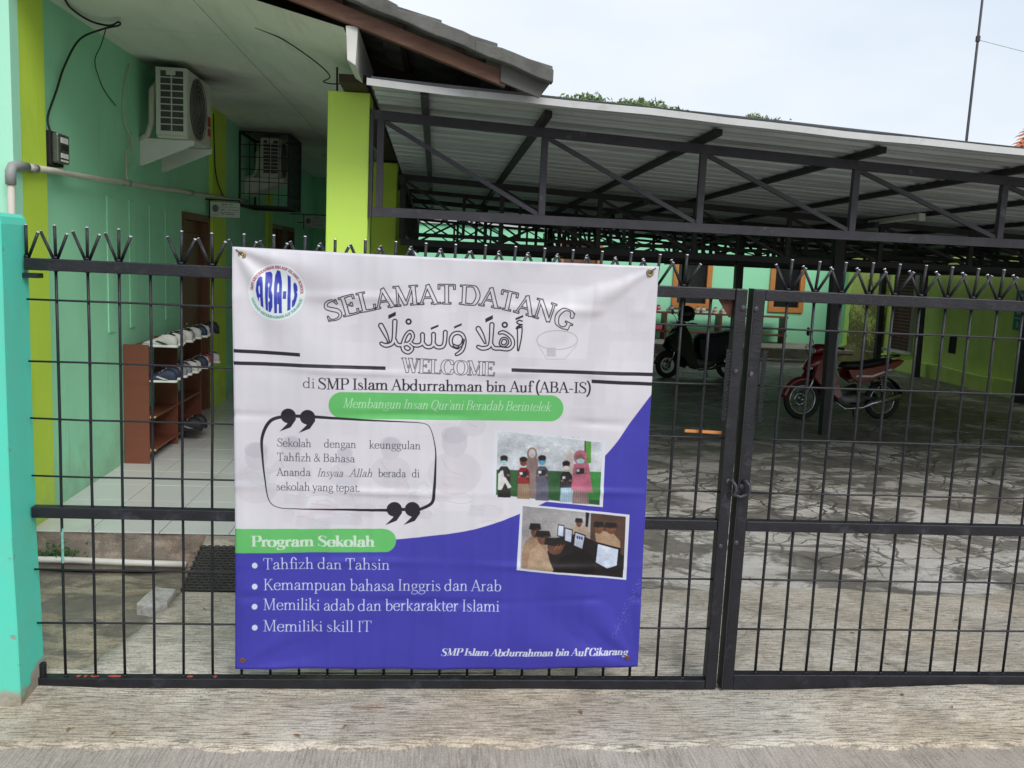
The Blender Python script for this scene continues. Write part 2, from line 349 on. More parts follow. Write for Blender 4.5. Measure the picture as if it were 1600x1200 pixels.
# ---------------------------------------------------------------- printed banner artwork (drawn in code)
def build_print(S=1500):
    src = np.array([(363, 385), (1030, 416), (997, 1043), (367, 1046)], float)
    dst = np.array([(0, 0), (S, 0), (S, S), (0, S)], float)
    A = []; B = []
    for (x, y), (u, v) in zip(src, dst):
        A.append([x, y, 1, 0, 0, 0, -u*x, -u*y]); B.append(u)
        A.append([0, 0, 0, x, y, 1, -v*x, -v*y]); B.append(v)
    h = np.append(np.linalg.solve(np.array(A), np.array(B)), 1).reshape(3, 3)

    def M(x, y):
        q = h @ np.array([x, y, 1.0])
        return q[0]/q[2], q[1]/q[2]
    img = np.zeros((S, S, 3)); img[:] = (.895, .885, .925)
    K = S/650.0

    def paint(D, x0, y0, col, ow=0, a=1.0):
        al = np.clip(.5+ow/2-np.abs(D), 0, 1) if ow else np.clip(.5-D, 0, 1)
        al = (al*a)[..., None]
        w = img[y0:y0+D.shape[0], x0:x0+D.shape[1]]
        w[:] = w*(1-al)+np.array(col)*al

    def window(x0, y0, x1, y1):
        x0 = int(max(0, math.floor(x0))); y0 = int(max(0, math.floor(y0)))
        x1 = int(min(S, math.ceil(x1))); y1 = int(min(S, math.ceil(y1)))
        if x1 <= x0 or y1 <= y0: return None
        X, Y = np.meshgrid(np.arange(x0, x1)+.5, np.arange(y0, y1)+.5)
        return x0, y0, X, Y

    def segs(sg, col, ow=0, a=1.0):
        # sg: (x0,y0,x1,y1,r0,r1,butt)
        if not sg: return
        rr = max(max(s[4], s[5]) for s in sg)+4
        bx0 = min(min(s[0], s[2]) for s in sg)-rr; bx1 = max(max(s[0], s[2]) for s in sg)+rr
        by0 = min(min(s[1], s[3]) for s in sg)-rr; by1 = max(max(s[1], s[3]) for s in sg)+rr
        w = window(bx0, by0, bx1, by1)
        if w is None: return
        gx, gy, X, Y = w
        D = np.full(X.shape, 99.0)
        for x0, y0, x1, y1, r0, r1, butt in sg:
            m = max(r0, r1)+4
            ix0 = max(0, int(min(x0, x1)-m-gx)); ix1 = int(max(x0, x1)+m-gx)+1
            iy0 = max(0, int(min(y0, y1)-m-gy)); iy1 = int(max(y0, y1)+m-gy)+1
            sx = X[iy0:iy1, ix0:ix1]; sy = Y[iy0:iy1, ix0:ix1]
            dx, dy = x1-x0, y1-y0; L2 = dx*dx+dy*dy+1e-9
            if butt:
                L = math.sqrt(L2); ux, uy = dx/L, dy/L
                pa = (sx-x0)*ux+(sy-y0)*uy; pb = np.abs(-(sx-x0)*uy+(sy-y0)*ux)
                qx = np.abs(pa-L/2)-L/2; qy = pb-r0
                d = np.sqrt(np.maximum(qx, 0)**2+np.maximum(qy, 0)**2)+np.minimum(np.maximum(qx, qy), 0)
            else:
                t = np.clip(((sx-x0)*dx+(sy-y0)*dy)/L2, 0, 1)
                d = np.hypot(sx-x0-t*dx, sy-y0-t*dy)-(r0+(r1-r0)*t)
            v = D[iy0:iy1, ix0:ix1]; np.minimum(v, d, out=v)
        paint(D, gx, gy, col, ow, a)

    def poly(pts, col, ow=0, a=1.0, raw=False, smooth=False):
        if smooth: pts = cr(pts+[pts[0]], 5)[:-1]
        P = [p if raw else M(*p) for p in pts]
        xs = [p[0] for p in P]; ys = [p[1] for p in P]
        w = window(min(xs)-3, min(ys)-3, max(xs)+3, max(ys)+3)
        if w is None: return
        gx, gy, X, Y = w
        D = np.full(X.shape, 1e9); ins = np.zeros(X.shape, bool)
        for i in range(len(P)):
            x0, y0 = P[i]; x1, y1 = P[(i+1) % len(P)]
            dx, dy = x1-x0, y1-y0; L2 = dx*dx+dy*dy+1e-9
            t = np.clip(((X-x0)*dx+(Y-y0)*dy)/L2, 0, 1)
            D = np.minimum(D, np.hypot(X-x0-t*dx, Y-y0-t*dy))
            if y0 != y1:
                c = ((y0 <= Y) != (y1 <= Y)) & (X < x0+(Y-y0)/(y1-y0)*dx)
                ins ^= c
        paint(np.where(ins, -D, D), gx, gy, col, ow, a)

    def ell(cx, cy, rx, ry, col, ow=0, a=1.0, rot=0):
        n = 28; c, s = math.cos(rot), math.sin(rot)
        poly([(cx+rx*math.cos(k*6.2832/n)*c-ry*math.sin(k*6.2832/n)*s, cy+rx*math.cos(k*6.2832/n)*s+ry*math.sin(k*6.2832/n)*c) for k in range(n)], col, ow, a)

    def cr(P, n=6):
        out = []
        Q = [P[0]]+list(P)+[P[-1]]
        for i in range(1, len(Q)-2):
            a, b, c, d = [np.array(q, float) for q in Q[i-1:i+3]]
            for k in range(n):
                t = k/n
                out.append(tuple(.5*((2*b)+(c-a)*t+(2*a-5*b+4*c-d)*t*t+(3*b-a-3*c+d)*t**3)))
        out.append(tuple(float(v) for v in P[-1]))
        return out

    # --- a small serif alphabet: strokes in units of cap height 100
    def glyph(ch, T, t):
        S_ = []
        sw = T*.5+9

        def L(x0, y0, x1, y1, w): S_.append([(x0, y0, w), (x1, y1, w), True])
        def ser(x, y, a=None): L(x-(a or sw), y, x+(a or sw), y, t)
        def st(x, y0, y1, top='s', bot='s', w=None):
            L(x, y0, x, y1, w or T)
            if bot == 's': ser(x, y0+t*.5)
            if top == 's': ser(x, y1-t*.5)
            if top == 'f': L(x-T*.5-8, y1-7, x, y1-t*.3, t)
        def C(P, closed=False, k=1.0):
            Q = cr([tuple(p) for p in P]+([P[0]] if closed else []), 6)
            o = []
            for i, p in enumerate(Q):
                a = Q[max(0, i-1)]; b = Q[min(len(Q)-1, i+1)]
                if closed and i in (0, len(Q)-1): a, b = Q[-2], Q[1]
                dx, dy = b[0]-a[0], b[1]-a[1]
                v = abs(dy)/(math.hypot(dx, dy)+1e-6)
                o.append((p[0], p[1], t+(T*1.08*k-t)*v**1.6))
            S_.append(o+[False])
        def W(P):
            Q = cr(P, 6); S_.append([(p[0], p[1], p[2]) for p in Q]+[False])
        def dot(x, y, r): S_.append([(x, y, 2*r), (x+.1, y, 2*r), False])
        n_ = t*1.25
        adv = 60
        if ch == 'A': L(7, 0, 38, 98, n_); L(37, 100, 69, 0, T); L(18, 34, 58, 34, t); ser(7, t/2, 12); ser(69, t/2, sw+2); adv = 78
        elif ch == 'B': st(18, 0, 100); L(18, 98, 38, 98, t); L(18, 53, 36, 53, t); L(18, 2, 36, 2, t); C([(36, 98), (54, 94), (60, 76), (52, 58), (34, 53)]); C([(36, 53), (60, 46), (66, 27), (56, 6), (34, 2)]); adv = 76
        elif ch == 'C': C([(68, 78), (60, 94), (42, 99), (20, 88), (9, 50), (20, 12), (42, 1), (62, 7), (71, 26)]); L(70, 98, 70, 74, t); adv = 80
        elif ch == 'D': st(18, 0, 100); L(18, 98, 38, 98, t); L(18, 2, 38, 2, t); C([(36, 98), (62, 92), (76, 50), (62, 8), (36, 2)]); adv = 86
        elif ch in 'EF':
            st(18, 0, 100); L(18, 98, 60, 98, t); L(60, 100, 61, 78, n_); L(18, 52, 46, 52, t); L(46, 62, 46, 42, n_); adv = 64
            if ch == 'E': L(18, 2, 62, 2, t); L(62, 0, 65, 24, n_); adv = 72
        elif ch == 'G': C([(66, 78), (58, 94), (42, 99), (20, 88), (9, 50), (20, 12), (42, 1), (58, 6), (66, 16)]); L(68, 98, 68, 74, t); st(67, 2, 42, 's', ''); adv = 86
        elif ch == 'H': st(18, 0, 100); st(70, 0, 100); L(18, 52, 70, 52, t); adv = 88
        elif ch == 'I': st(19, 0, 100); adv = 38
        elif ch == 'J': st(34, 18, 100, 's', ''); C([(34, 22), (30, 4), (16, 0), (6, 12)]); adv = 50
        elif ch == 'K': st(18, 0, 100); L(63, 98, 20, 42, n_); L(34, 58, 70, 0, T); ser(62, 98, 13); ser(70, 2, 13); adv = 80
        elif ch == 'L': st(18, 0, 100); L(18, 2, 62, 2, t); L(62, 0, 64, 28, n_); adv = 68
        elif ch == 'M': L(14, 0, 16, 98, n_); L(16, 100, 46, 4, T); L(46, 4, 80, 98, n_); st(83, 0, 100); ser(13, 2, 12); ser(12, 98, 12); adv = 102
        elif ch == 'N': L(14, 0, 14, 98, n_); L(14, 100, 70, 2, T); L(72, 0, 72, 98, n_); ser(14, 2, 12); ser(10, 98, 12); ser(72, 98, 12); adv = 86
        elif ch in 'OQ':
            C([(43, 99), (18, 86), (9, 50), (18, 14), (43, 1), (68, 14), (77, 50), (68, 86)], True); adv = 86
            if ch == 'Q': W([(46, 2, T), (62, -14, T), (92, -20, t)])
        elif ch in 'PR':
            st(18, 0, 100); L(18, 98, 38, 98, t); L(18, 47, 36, 47, t); C([(36, 98), (56, 94), (64, 73), (54, 51), (34, 47)]); adv = 70
            if ch == 'R': L(38, 48, 68, 2, T); ser(72, 2, 8); adv = 80
        elif ch == 'S': W([(57, 78, t), (48, 95, t), (32, 99, t*1.4), (15, 90, T*.7), (13, 72, T*.9), (32, 55, T), (50, 42, T), (58, 24, T*.8), (50, 6, T*.6), (30, 1, t), (12, 8, t), (6, 26, t)]); L(58, 98, 58, 74, t); L(6, 2, 6, 28, t); adv = 68
        elif ch == 'T': st(36, 0, 100, ''); L(4, 98, 68, 98, t); L(4, 100, 4, 76, n_); L(68, 100, 68, 76, n_); adv = 72
        elif ch == 'U': st(18, 28, 100, 's', ''); C([(18, 32), (24, 8), (44, 0), (62, 10), (68, 34)]); L(68, 30, 68, 98, n_); ser(68, 98, 12); adv = 82
        elif ch == 'W': L(8, 100, 32, 2, T); L(32, 0, 52, 98, n_); L(46, 100, 70, 2, T); L(70, 0, 92, 98, n_); ser(8, 98, 14); ser(48, 98, 14); ser(92, 98, 11); adv = 100
        elif ch == 'Y': L(8, 100, 36, 46, T); L(36, 46, 64, 98, n_); st(36, 0, 48, ''); ser(8, 98, 13); ser(64, 98, 12); adv = 72
        elif ch == 'a': C([(42, 36), (24, 33), (9, 18), (15, 3), (28, 1), (42, 12)]); C([(12, 48), (22, 61), (36, 60), (43, 46), (43, 14), (47, 3), (56, 6)]); adv = 58
        elif ch == 'b': st(15, 2, 104, 'f', ''); C([(15, 44), (30, 61), (50, 54), (57, 31), (48, 7), (30, 0), (15, 9)]); adv = 65
        elif ch == 'c': C([(48, 48), (40, 60), (24, 61), (8, 46), (7, 24), (18, 3), (36, 0), (50, 12)]); adv = 54
        elif ch == 'd': C([(48, 46), (34, 61), (14, 54), (6, 31), (14, 7), (30, 0), (48, 12)]); st(49, 0, 104, 'f', ''); L(49, 2, 58, 4, t); adv = 66
        elif ch == 'e': L(9, 35, 50, 35, t); C([(50, 35), (47, 54), (30, 62), (12, 52), (6, 29), (16, 5), (34, 0), (51, 13)]); adv = 57
        elif ch == 'f': C([(46, 92), (38, 104), (24, 98), (19, 78)]); st(19, 0, 80, '', 's'); L(4, 60, 38, 60, t); adv = 37
        elif ch == 'g': C([(28, 62), (14, 55), (11, 42), (16, 28), (28, 23), (41, 30), (45, 42), (40, 56)], True, .9); W([(20, 24, t), (12, 12, t*1.2), (26, 5, T*.7), (50, 0, T*.8), (54, -16, T*.6), (30, -30, t), (8, -22, T*.6), (10, -8, t), (20, 3, t)]); L(42, 56, 56, 62, n_); adv = 58
        elif ch == 'h': st(15, 0, 104, 'f'); C([(15, 42), (26, 57), (40, 61), (49, 50), (50, 36)]); st(50, 0, 40, ''); adv = 67
        elif ch == 'i': st(16, 0, 62, 'f'); dot(15, 86, T*.5+1.5); adv = 32
        elif ch == 'k': st(15, 0, 104, 'f'); L(48, 60, 17, 27, n_); L(27, 36, 54, 1, T*.95); ser(48, 60, 9); ser(55, 2, 9); adv = 62
        elif ch == 'l': st(16, 0, 104, 'f'); adv = 32
        elif ch == 'm':
            st(15, 0, 62, 'f'); adv = 101
            for a in (15, 50): C([(a, 42), (a+10, 57), (a+24, 61), (a+33, 50), (a+35, 36)]); st(a+35, 0, 40, '')
        elif ch == 'n': st(15, 0, 62, 'f'); C([(15, 42), (26, 57), (40, 61), (49, 50), (50, 36)]); st(50, 0, 40, ''); adv = 67
        elif ch == 'o': C([(30, 62), (13, 54), (6, 31), (13, 8), (30, 0), (47, 8), (54, 31), (47, 54)], True); adv = 60
        elif ch == 'p': st(15, -32, 62, 'f'); C([(15, 44), (30, 61), (50, 54), (57, 31), (48, 7), (30, 0), (15, 9)]); adv = 65
        elif ch == 'r': st(15, 0, 62, 'f'); C([(15, 42), (24, 56), (36, 61)]); dot(38, 57, T*.45); adv = 45
        elif ch == 's': W([(38, 48, t), (30, 60, t), (16, 60, T*.5), (10, 48, T*.8), (22, 36, T), (36, 26, T*.95), (40, 12, T*.7), (26, 1, t), (10, 3, t), (7, 17, t)]); adv = 48
        elif ch == 't': W([(17, 82, n_), (17, 60, T), (17, 16, T), (24, 1, T*.6), (38, 7, t)]); L(4, 60, 36, 60, t); adv = 39
        elif ch == 'u': st(15, 16, 62, 'f', ''); C([(15, 20), (20, 4), (34, 0), (49, 14)]); st(50, 0, 62, 'f', ''); L(50, 2, 59, 3, t); adv = 66
        elif ch == 'y': L(8, 62, 31, 2, T*.95); W([(52, 60, n_), (32, 2, n_), (22, -24, n_), (8, -30, T*.6)]); ser(8, 61, 11); ser(52, 61, 9); adv = 58
        elif ch == 'z': L(7, 60, 46, 60, t); L(45, 60, 8, 2, T*.8); L(6, 2, 48, 2, t); L(7, 60, 7, 46, t); L(48, 2, 48, 17, t); adv = 53
        elif ch == '&': W([(66, 56, t), (58, 30, t), (40, 4, T*.7), (20, 0, T*.6), (8, 16, T*.8), (18, 40, T*.6), (40, 62, t), (46, 82, T*.6), (36, 98, t), (24, 90, T*.6), (24, 72, T*.7), (44, 38, T), (70, 2, T*.9)]); adv = 80
        elif ch == '(': C([(30, 110), (16, 84), (10, 40), (18, -6), (32, -28)]); adv = 34
        elif ch == ')': C([(4, 110), (18, 84), (24, 40), (16, -6), (2, -28)]); adv = 34
        elif ch == '-': L(6, 34, 38, 34, max(t*1.5, T*.55)); adv = 44
        elif ch == '.': dot(12, 6, T*.5+2); adv = 24
        elif ch == "'": L(10, 104, 8, 78, T*.7); adv = 18
        elif ch == ' ': adv = 26
        return adv, S_

    def text(s, p0, p1, cap, col, T=11, t=4, it=0.0, ow=0, ws=None, path=None, a=1.0, track=0):
        """s set between baseline points p0..p1 (read off the photo), cap height in photo px; path: baseline points"""
        adv = 0; G = []
        for ch in s:
            w, S_ = glyph(ch, T, t)
            if ch == ' ' and ws: w = ws
            G.append((adv, w, S_)); adv += w+track
        base = path or [p0, p1]
        Q = [M(*p) for p in (cr(base, 12) if path else base)]
        # arc length table
        acc = [0]
        for i in range(1, len(Q)): acc.append(acc[-1]+math.hypot(Q[i][0]-Q[i-1][0], Q[i][1]-Q[i-1][1]))
        sx = acc[-1]/adv
        mid = base[len(base)//2]
        a0 = M(*mid); a1 = M(mid[0], mid[1]-cap)
        sy = math.hypot(a1[0]-a0[0], a1[1]-a0[1])/100

        def at(d):
            i = 0
            while i < len(acc)-2 and acc[i+1] < d: i += 1
            f = (d-acc[i])/max(1e-6, acc[i+1]-acc[i])
            dx, dy = Q[i+1][0]-Q[i][0], Q[i+1][1]-Q[i][1]; n = math.hypot(dx, dy)
            return Q[i][0]+f*dx, Q[i][1]+f*dy, dx/n, dy/n
        for off, w, S_ in G:
            ox, oy, ux, uy = at((off+w/2)*sx)
            sg = []
            for stv in S_:
                pts, butt = stv[:-1], stv[-1]
                pp = []
                for x, y, wd in pts:
                    lx = (x-w/2)*sx+it*y*sy; ly = y*sy
                    pp.append((ox+lx*ux+ly*uy, oy+lx*uy-ly*ux, wd*.5*(sx+sy)/2))
                for i in range(len(pp)-1):
                    sg.append((pp[i][0], pp[i][1], pp[i+1][0], pp[i+1][1], pp[i][2], pp[i+1][2], butt))
            segs(sg, col, ow, a)

    def path(P, col, ow=0, n=8, smooth=True, butt=False):
        Q = cr(P, n) if smooth else P
        R = [M(q[0], q[1])+(q[2]*K*.5,) for q in Q]
        segs([(R[i][0], R[i][1], R[i+1][0], R[i+1][1], R[i][2], R[i+1][2], butt) for i in range(len(R)-1)], col, ow)

    dark = (.16, .14, .19); white = (.90, .92, .97); blue = (.27, .262, .71); green = (.42, .79, .45)
    rnd = random.Random(5)
    # faint ghosted classroom photograph printed under everything
    for _ in range(60):
        x = rnd.uniform(370, 980); y = rnd.uniform(430, 640); w = rnd.uniform(12, 80); hh = rnd.uniform(8, 60)
        v = rnd.choice((-.012, .012, -.018)); c = tuple(k+v for k in (.895, .885, .925))
        poly([(x, y), (x+w, y+w*.03), (x+w, y+hh), (x, y+hh)], c, a=.8)
    poly([(800, 440), (930, 446), (918, 560), (796, 556)], (.925, .92, .955), a=.7)
    ell(872, 530, 32, 15, (.74, .73, .78), ow=3); path([(842, 537, .9), (856, 560, .9), (884, 560, .9), (903, 538, .9)], (.76, .75, .80), smooth=False)
    poly([(856, 542), (870, 542), (870, 556), (856, 556)], (.80, .79, .84))
    for cx, cy, r in ((455, 700, 16), (612, 700, 15), (712, 690, 20), (540, 712, 12), (400, 712, 18), (740, 640, 10)):
        ell(cx, cy, r, r*1.2, (.80, .785, .83), a=.55); ell(cx, cy+r*2.4, r*2.1, r*1.7, (.84, .83, .87), a=.6); ell(cx, cy-r*.6, r*1.05, r*.7, (.74, .74, .79), a=.4)
        path([(cx-r, cy+r*1.2, .8), (cx-r*.4, cy+r*2.2, .8), (cx+r*.8, cy+r*2.6, .8)], (.78, .76, .80))
    for _ in range(40):
        x = rnd.uniform(372, 760); y = rnd.uniform(735, 815); w = rnd.uniform(14, 44); c = rnd.choice(((.93, .93, .965), (.87, .86, .90), (.86, .83, .87), (.83, .84, .885)))
        poly([(x, y), (x+w, y+rnd.uniform(-9, 9)), (x+w*.9, y+18), (x-4, y+16)], c, a=.5)
        path([(x, y, .7), (x+w*.6, y+rnd.uniform(-4, 8), .7), (x+w, y+rnd.uniform(0, 14), .7)], (.80, .785, .825))
    # blue wave
    W_ = cr([(352, 846), (560, 845), (650, 839), (740, 826), (812, 802), (880, 768), (950, 708), (990, 655), (1028, 605)], 8)
    poly(W_+[(1060, 620), (1040, 1100), (340, 1100), (340, 850)], blue)
    # rules
    for x0, y0, x1, y1 in ((365, 544, 470, 550), (365, 563, 604, 571), (801, 574, 1024, 582), (926, 592, 1024, 597)):
        poly([(x0, y0), (x1, y1), (x1, y1+5.4), (x0, y0+5.4)], dark)
    # title and arabic
    text('SELAMAT DATANG', None, None, 30, dark, T=17.5, t=7, ow=3.2, ws=18, track=-1, path=[(514, 502), (560, 488), (620, 477), (690, 473), (760, 477), (820, 490), (862, 503), (891, 517)])
    ax = lambda P, w: [(580+x/6.4, 480+y/6.4, (k if isinstance(k, (int, float)) else 1)*w/6.4) for x, y, k in P]

    def arab(groups):
        sg = []
        for P, w in groups:
            Q = cr(ax(P, w), 6); R = [M(q[0], q[1])+(q[2]*K*.5,) for q in Q]
            sg += [(R[i][0], R[i][1], R[i+1][0], R[i+1][1], R[i][2], R[i+1][2], False) for i in range(len(R)-1)]
        segs(sg, dark, 4.2)
    arab([([(108, 172, 1.1), (150, 250, .95), (182, 325, .45), (178, 338, .4)], 40), ([(112, 352, .8), (150, 370, 1), (200, 362, 1), (232, 330, 1), (242, 250, 1), (248, 130, 1.15)], 36),
          ([(250, 320, .9), (272, 362, 1), (330, 366, .9), (395, 340, .8), (428, 280, .9), (405, 235, .9), (365, 260, .8), (330, 340, .9), (330, 410, 1), (380, 440, 1), (420, 405, .9), (395, 370, .9), (350, 350, .8)], 34),
          ([(410, 345, .8), (440, 368, .95), (490, 368, .95), (522, 340, 1), (524, 262, 1.1)], 34), ([(524, 340, 1), (560, 382, 1), (610, 382, 1), (632, 345, 1), (634, 260, 1.1)], 34), ([(632, 345, 1), (665, 385, 1), (720, 384, 1), (745, 340, 1), (752, 240, 1.1)], 34)])
    arab([([(875, 392, .9), (818, 365, .95), (806, 315, 1), (830, 262, 1), (880, 246, 1), (925, 270, 1), (944, 330, 1), (930, 400, 1), (900, 440, 1.0), (862, 462, .7)], 32)])
    arab([([(932, 320, .8), (915, 365, .8), (875, 384, .8), (840, 372, .8)], 26)])
    arab([([(1082, 205, 1.1), (1118, 270, .95), (1150, 345, .45)], 40), ([(1080, 385, .8), (1120, 400, 1), (1175, 392, 1), (1203, 358, 1), (1212, 270, 1), (1218, 165, 1.15)], 36),
          ([(1215, 360, .9), (1240, 398, 1), (1300, 402, 1), (1380, 408, 1), (1424, 370, 1), (1420, 310, 1), (1380, 265, .9), (1330, 240, .9), (1294, 248, .7)], 34), ([(1300, 345, .8), (1320, 306, .8), (1360, 306, .8), (1375, 345, .8), (1340, 376, .8), (1305, 362, .8), (1300, 345, .8)], 24)])
    arab([([(1496, 212, 1.2), (1492, 300, .95), (1480, 420, .3)], 40)])
    path(ax([(1520, 130, 1), (1490, 122, 1), (1466, 142, 1), (1490, 160, 1), (1520, 165, 1), (1480, 180, 1), (1462, 205, 1), (1520, 185, 1)], 13), dark)
    for x, y, w in ((220, 68, 36), (1190, 105, 36)): poly([(580+(x-37)/6.4, 480+y/6.4), (580+(x+37)/6.4, 480+(y-36)/6.4), (580+(x+37)/6.4, 480+(y+2)/6.4), (580+(x-37)/6.4, 480+(y+38)/6.4)], dark)
    for x, y in ((645, 188), (878, 176), (1492, 95)): poly([(580+(x-38)/6.4, 480+(y+5)/6.4), (580+(x+38)/6.4, 480+(y-26)/6.4), (580+(x+38)/6.4, 480+(y-6)/6.4), (580+(x-38)/6.4, 480+(y+26)/6.4)], dark)
    for x, y in ((385, 132), (1346, 166)): ell(580+x/6.4, 480+y/6.4, 3.6, 3.6, dark, ow=6)
    text('WELCOME', (630, 580), (775, 586), 22, dark, T=20, t=6, ow=1.8, track=-2)
    text('di ', (474, 604), (499, 605), 16, dark, T=7, t=3.5)
    text('SMP Islam Abdurrahman bin Auf (ABA-IS)', (498, 606), (925, 613.5), 17, dark, T=13.5, t=5)
    # green capsule
    def capsule(p, q, r, col, squareleft=False):
        a = M(*p); b = M(*q); segs([(a[0], a[1], b[0], b[1], r*K, r*K, False)], col)
    capsule((536, 631.5), (862, 637), 20.5, green)
    text("Membangun Insan Qur'ani Beradab Berintelek", (537, 635), (862, 641.5), 14.5, (.84, .93, .86), T=7.5, t=3.4, it=.24)
    # quote frame
    path([(452, 648.5, 4.2), (424, 655, 5), (410, 680, 4.5), (410, 712, 3), (414, 750, 2), (420, 780, 1.3), (436, 792, 1.0), (470, 794, 1.4), (540, 795.5, 3), (610, 796.5, 4.6)], dark, n=10)
    path([(655, 796, 4.6), (676, 785, 4.8), (680, 765, 4.5), (682, 730, 3), (682, 700, 1.6), (675, 670, 1), (664, 660, .9), (630, 657.5, 1.6), (560, 654, 3), (492, 649.5, 4.6)], dark, n=10)
    for x, y, r in ((451, 648, 12), (481.5, 650, 12), (617.5, 795, 12), (646, 795, 12)):
        ell(x, y, r, r*.95, dark); poly([(x+r*.98, y-2), (x+r, y+6), (x+r*.3, y+18), (x-r*1.15, y+24.5), (x-2, y+13), (x+1, y+6)], dark, smooth=False)
    poly([(463, 646), (470, 646), (470, 651), (463, 651)], dark); poly([(629, 793), (634, 793), (634, 798), (629, 798)], dark)
    # quote text
    f = dict(T=7.5, t=3.6)
    text('Sekolah', (433, 696), (487.5, 697), 12.6, dark, **f); text('dengan', (507, 697.5), (558, 698.5), 12.6, dark, **f); text('keunggulan', (578, 699), (659, 700.5), 12.6, dark, **f)
    text('Tahfizh & Bahasa', (433, 718.5), (556, 721), 12.6, dark, **f)
    text('Ananda', (432.5, 742), (486, 742.5), 12.6, dark, **f); text('Insyaa', (496, 743), (537, 743.5), 12.6, dark, it=.25, T=6.5, t=3.2); text('Allah', (547, 743.5), (583, 744), 12.6, dark, it=.25, T=6.5, t=3.2)
    text('berada', (592, 744), (636, 744.5), 12.6, dark, **f); text('di', (645, 744.5), (657.5, 744.5), 12.6, dark, **f)
    text('sekolah yang tepat.', (432, 764.5), (564, 766.5), 12.6, dark, **f)
    # program list
    poly([(340, 825.5), (600, 825.5), (600, 862), (340, 864)], green); capsule((560, 844), (602, 844), 18.4, green)
    text('Program Sekolah', (392, 853), (587, 853.5), 16.5, (.85, .93, .88), T=22, t=4.5)
    for y, s, x1, dy in ((889, 'Tahfizh dan Tahsin', 611, 0), (922, 'Kemampuan bahasa Inggris dan Arab', 785, .3), (953.5, 'Memiliki adab dan berkarakter Islami', 782, .4), (987, 'Memiliki skill IT', 582, 0)):
        text(s, (411, y), (x1, y), 17.5, (.86, .89, .98), T=8.5, t=4)
        ell(397.5, y-6, 4.6, 4.6, (.84, .90, .99))
    text('SMP Islam Abdurrahman bin Auf Cikarang', (690, 1022.5), (981, 1023.5), 11, (.88, .90, .97), T=21, t=5, it=.22, ws=24)
    # round emblem
    cx, cy = 433, 455.3
    ell(cx, cy, 45.5, 44.2, (.93, .975, .99)); zz = lambda P: [(380+x/12, 405+y/12) for x, y in P]
    lb = (.20, .25, .72)
    poly(zz([(245, 575), (265, 420), (300, 335), (335, 308), (368, 330), (382, 450), (388, 900), (335, 860), (328, 700), (305, 705), (302, 790), (262, 680)]), lb)
    poly(zz([(300, 560), (303, 500), (318, 478), (328, 520), (328, 640), (312, 640)]), (.93, .975, .99))
    poly(zz([(420, 240), (520, 222), (550, 270), (556, 420), (540, 560), (570, 660), (566, 880), (530, 975), (495, 968), (478, 960), (432, 935)]), lb)
    poly(zz([(474, 470), (492, 425), (504, 450), (504, 500), (488, 530)]), (.93, .975, .99)); poly(zz([(488, 530), (494, 530), (494, 700), (520, 735), (514, 775), (488, 790), (492, 960), (478, 955), (480, 700)]), (.93, .975, .99))
    poly(zz([(588, 460), (600, 300), (640, 205), (668, 195), (705, 225), (730, 420), (742, 998), (685, 996), (684, 830), (652, 830), (650, 996), (600, 996)]), lb)
    poly(zz([(645, 600), (648, 470), (664, 425), (680, 470), (682, 600), (664, 610)]), (.93, .975, .99)); poly(zz([(655, 610), (660, 830), (655, 830)]), (.93, .975, .99))
    poly(zz([(755, 590), (818, 590), (816, 730), (755, 730)]), lb)
    poly(zz([(840, 280), (898, 320), (900, 930), (842, 955)]), lb)
    poly(zz([(945, 470), (968, 422), (1000, 445), (1022, 500), (1028, 580), (1010, 600), (1028, 650), (1010, 740), (975, 850), (935, 892), (922, 880), (928, 760), (955, 740), (970, 660), (952, 560)]), lb)
    ring = lambda a0, a1, r: [(cx+r*math.cos(math.radians(a)), cy-r*.97*math.sin(math.radians(a))) for a in np.linspace(a0, a1, 12)]
    text('SMPI ABDURRAHMAN BIN AUF ISLAMIC SCHOOL', None, None, 4.4, (.68, .16, .32), T=20, t=12, path=ring(176, -5, 37.6))
    text('YAYASAN ABDURRAHMAN AUF SUKAMAJU', None, None, 4.0, (.22, .55, .47), T=18, t=11, path=ring(194, 344, 42.2))
    # two printed snapshots
    F = (.89, .91, .96)
    poly([(774.5, 670), (948, 687.5), (943.5, 791.5), (771.5, 774.5)], F)
    z4 = lambda P: [(760+x/4.8, 660+y/4.8) for x, y in P]
    def e4(x, y, rx, ry, col, **k): ell(760+x/4.8, 660+y/4.8, rx/4.8, ry/4.8, col, **k)
    poly(z4([(96, 58), (878, 146), (856, 616), (80, 536)]), (.79, .82, .85))
    poly(z4([(84, 350), (868, 368), (856, 616), (80, 536)]), (.20, .36, .22)); poly(z4([(770, 366), (866, 370), (856, 580), (766, 575)]), (.24, .56, .27))
    poly(z4([(748, 132), (790, 138), (790, 300), (748, 300)]), (.36, .62, .27)); poly(z4([(742, 132), (750, 132), (748, 300), (742, 300)]), (.2, .16, .2))
    for x, y in ((460, 205), (340, 185), (640, 215)): e4(x, y, 26, 14, (.88, .90, .93))
    for _ in range(26):
        x = rnd.uniform(120, 720); y = rnd.choice((90, 168))+x*.02; poly(z4([(x, y), (x+12, y+1), (x+12, y+4), (x, y+3)]), (.5, .56, .62), a=.7)
    # figures: x, head y, colours of cover, top, skirt
    sk = (.55, .40, .34)
    for x, y, cov, top, low, w in ((350, 235, (.55, .47, .46), (.55, .47, .46), (.50, .43, .42), 42), (625, 240, (.80, .77, .75), (.75, .72, .70), (.6, .55, .55), 30)):
        e4(x, y, w*.9, w*1.25, cov); poly(z4([(x-w, y+30), (x+w, y+30), (x+w*1.3, 560), (x-w*1.2, 560)]), top); e4(x, y-6, w*.62, w*.8, (.78, .76, .76))
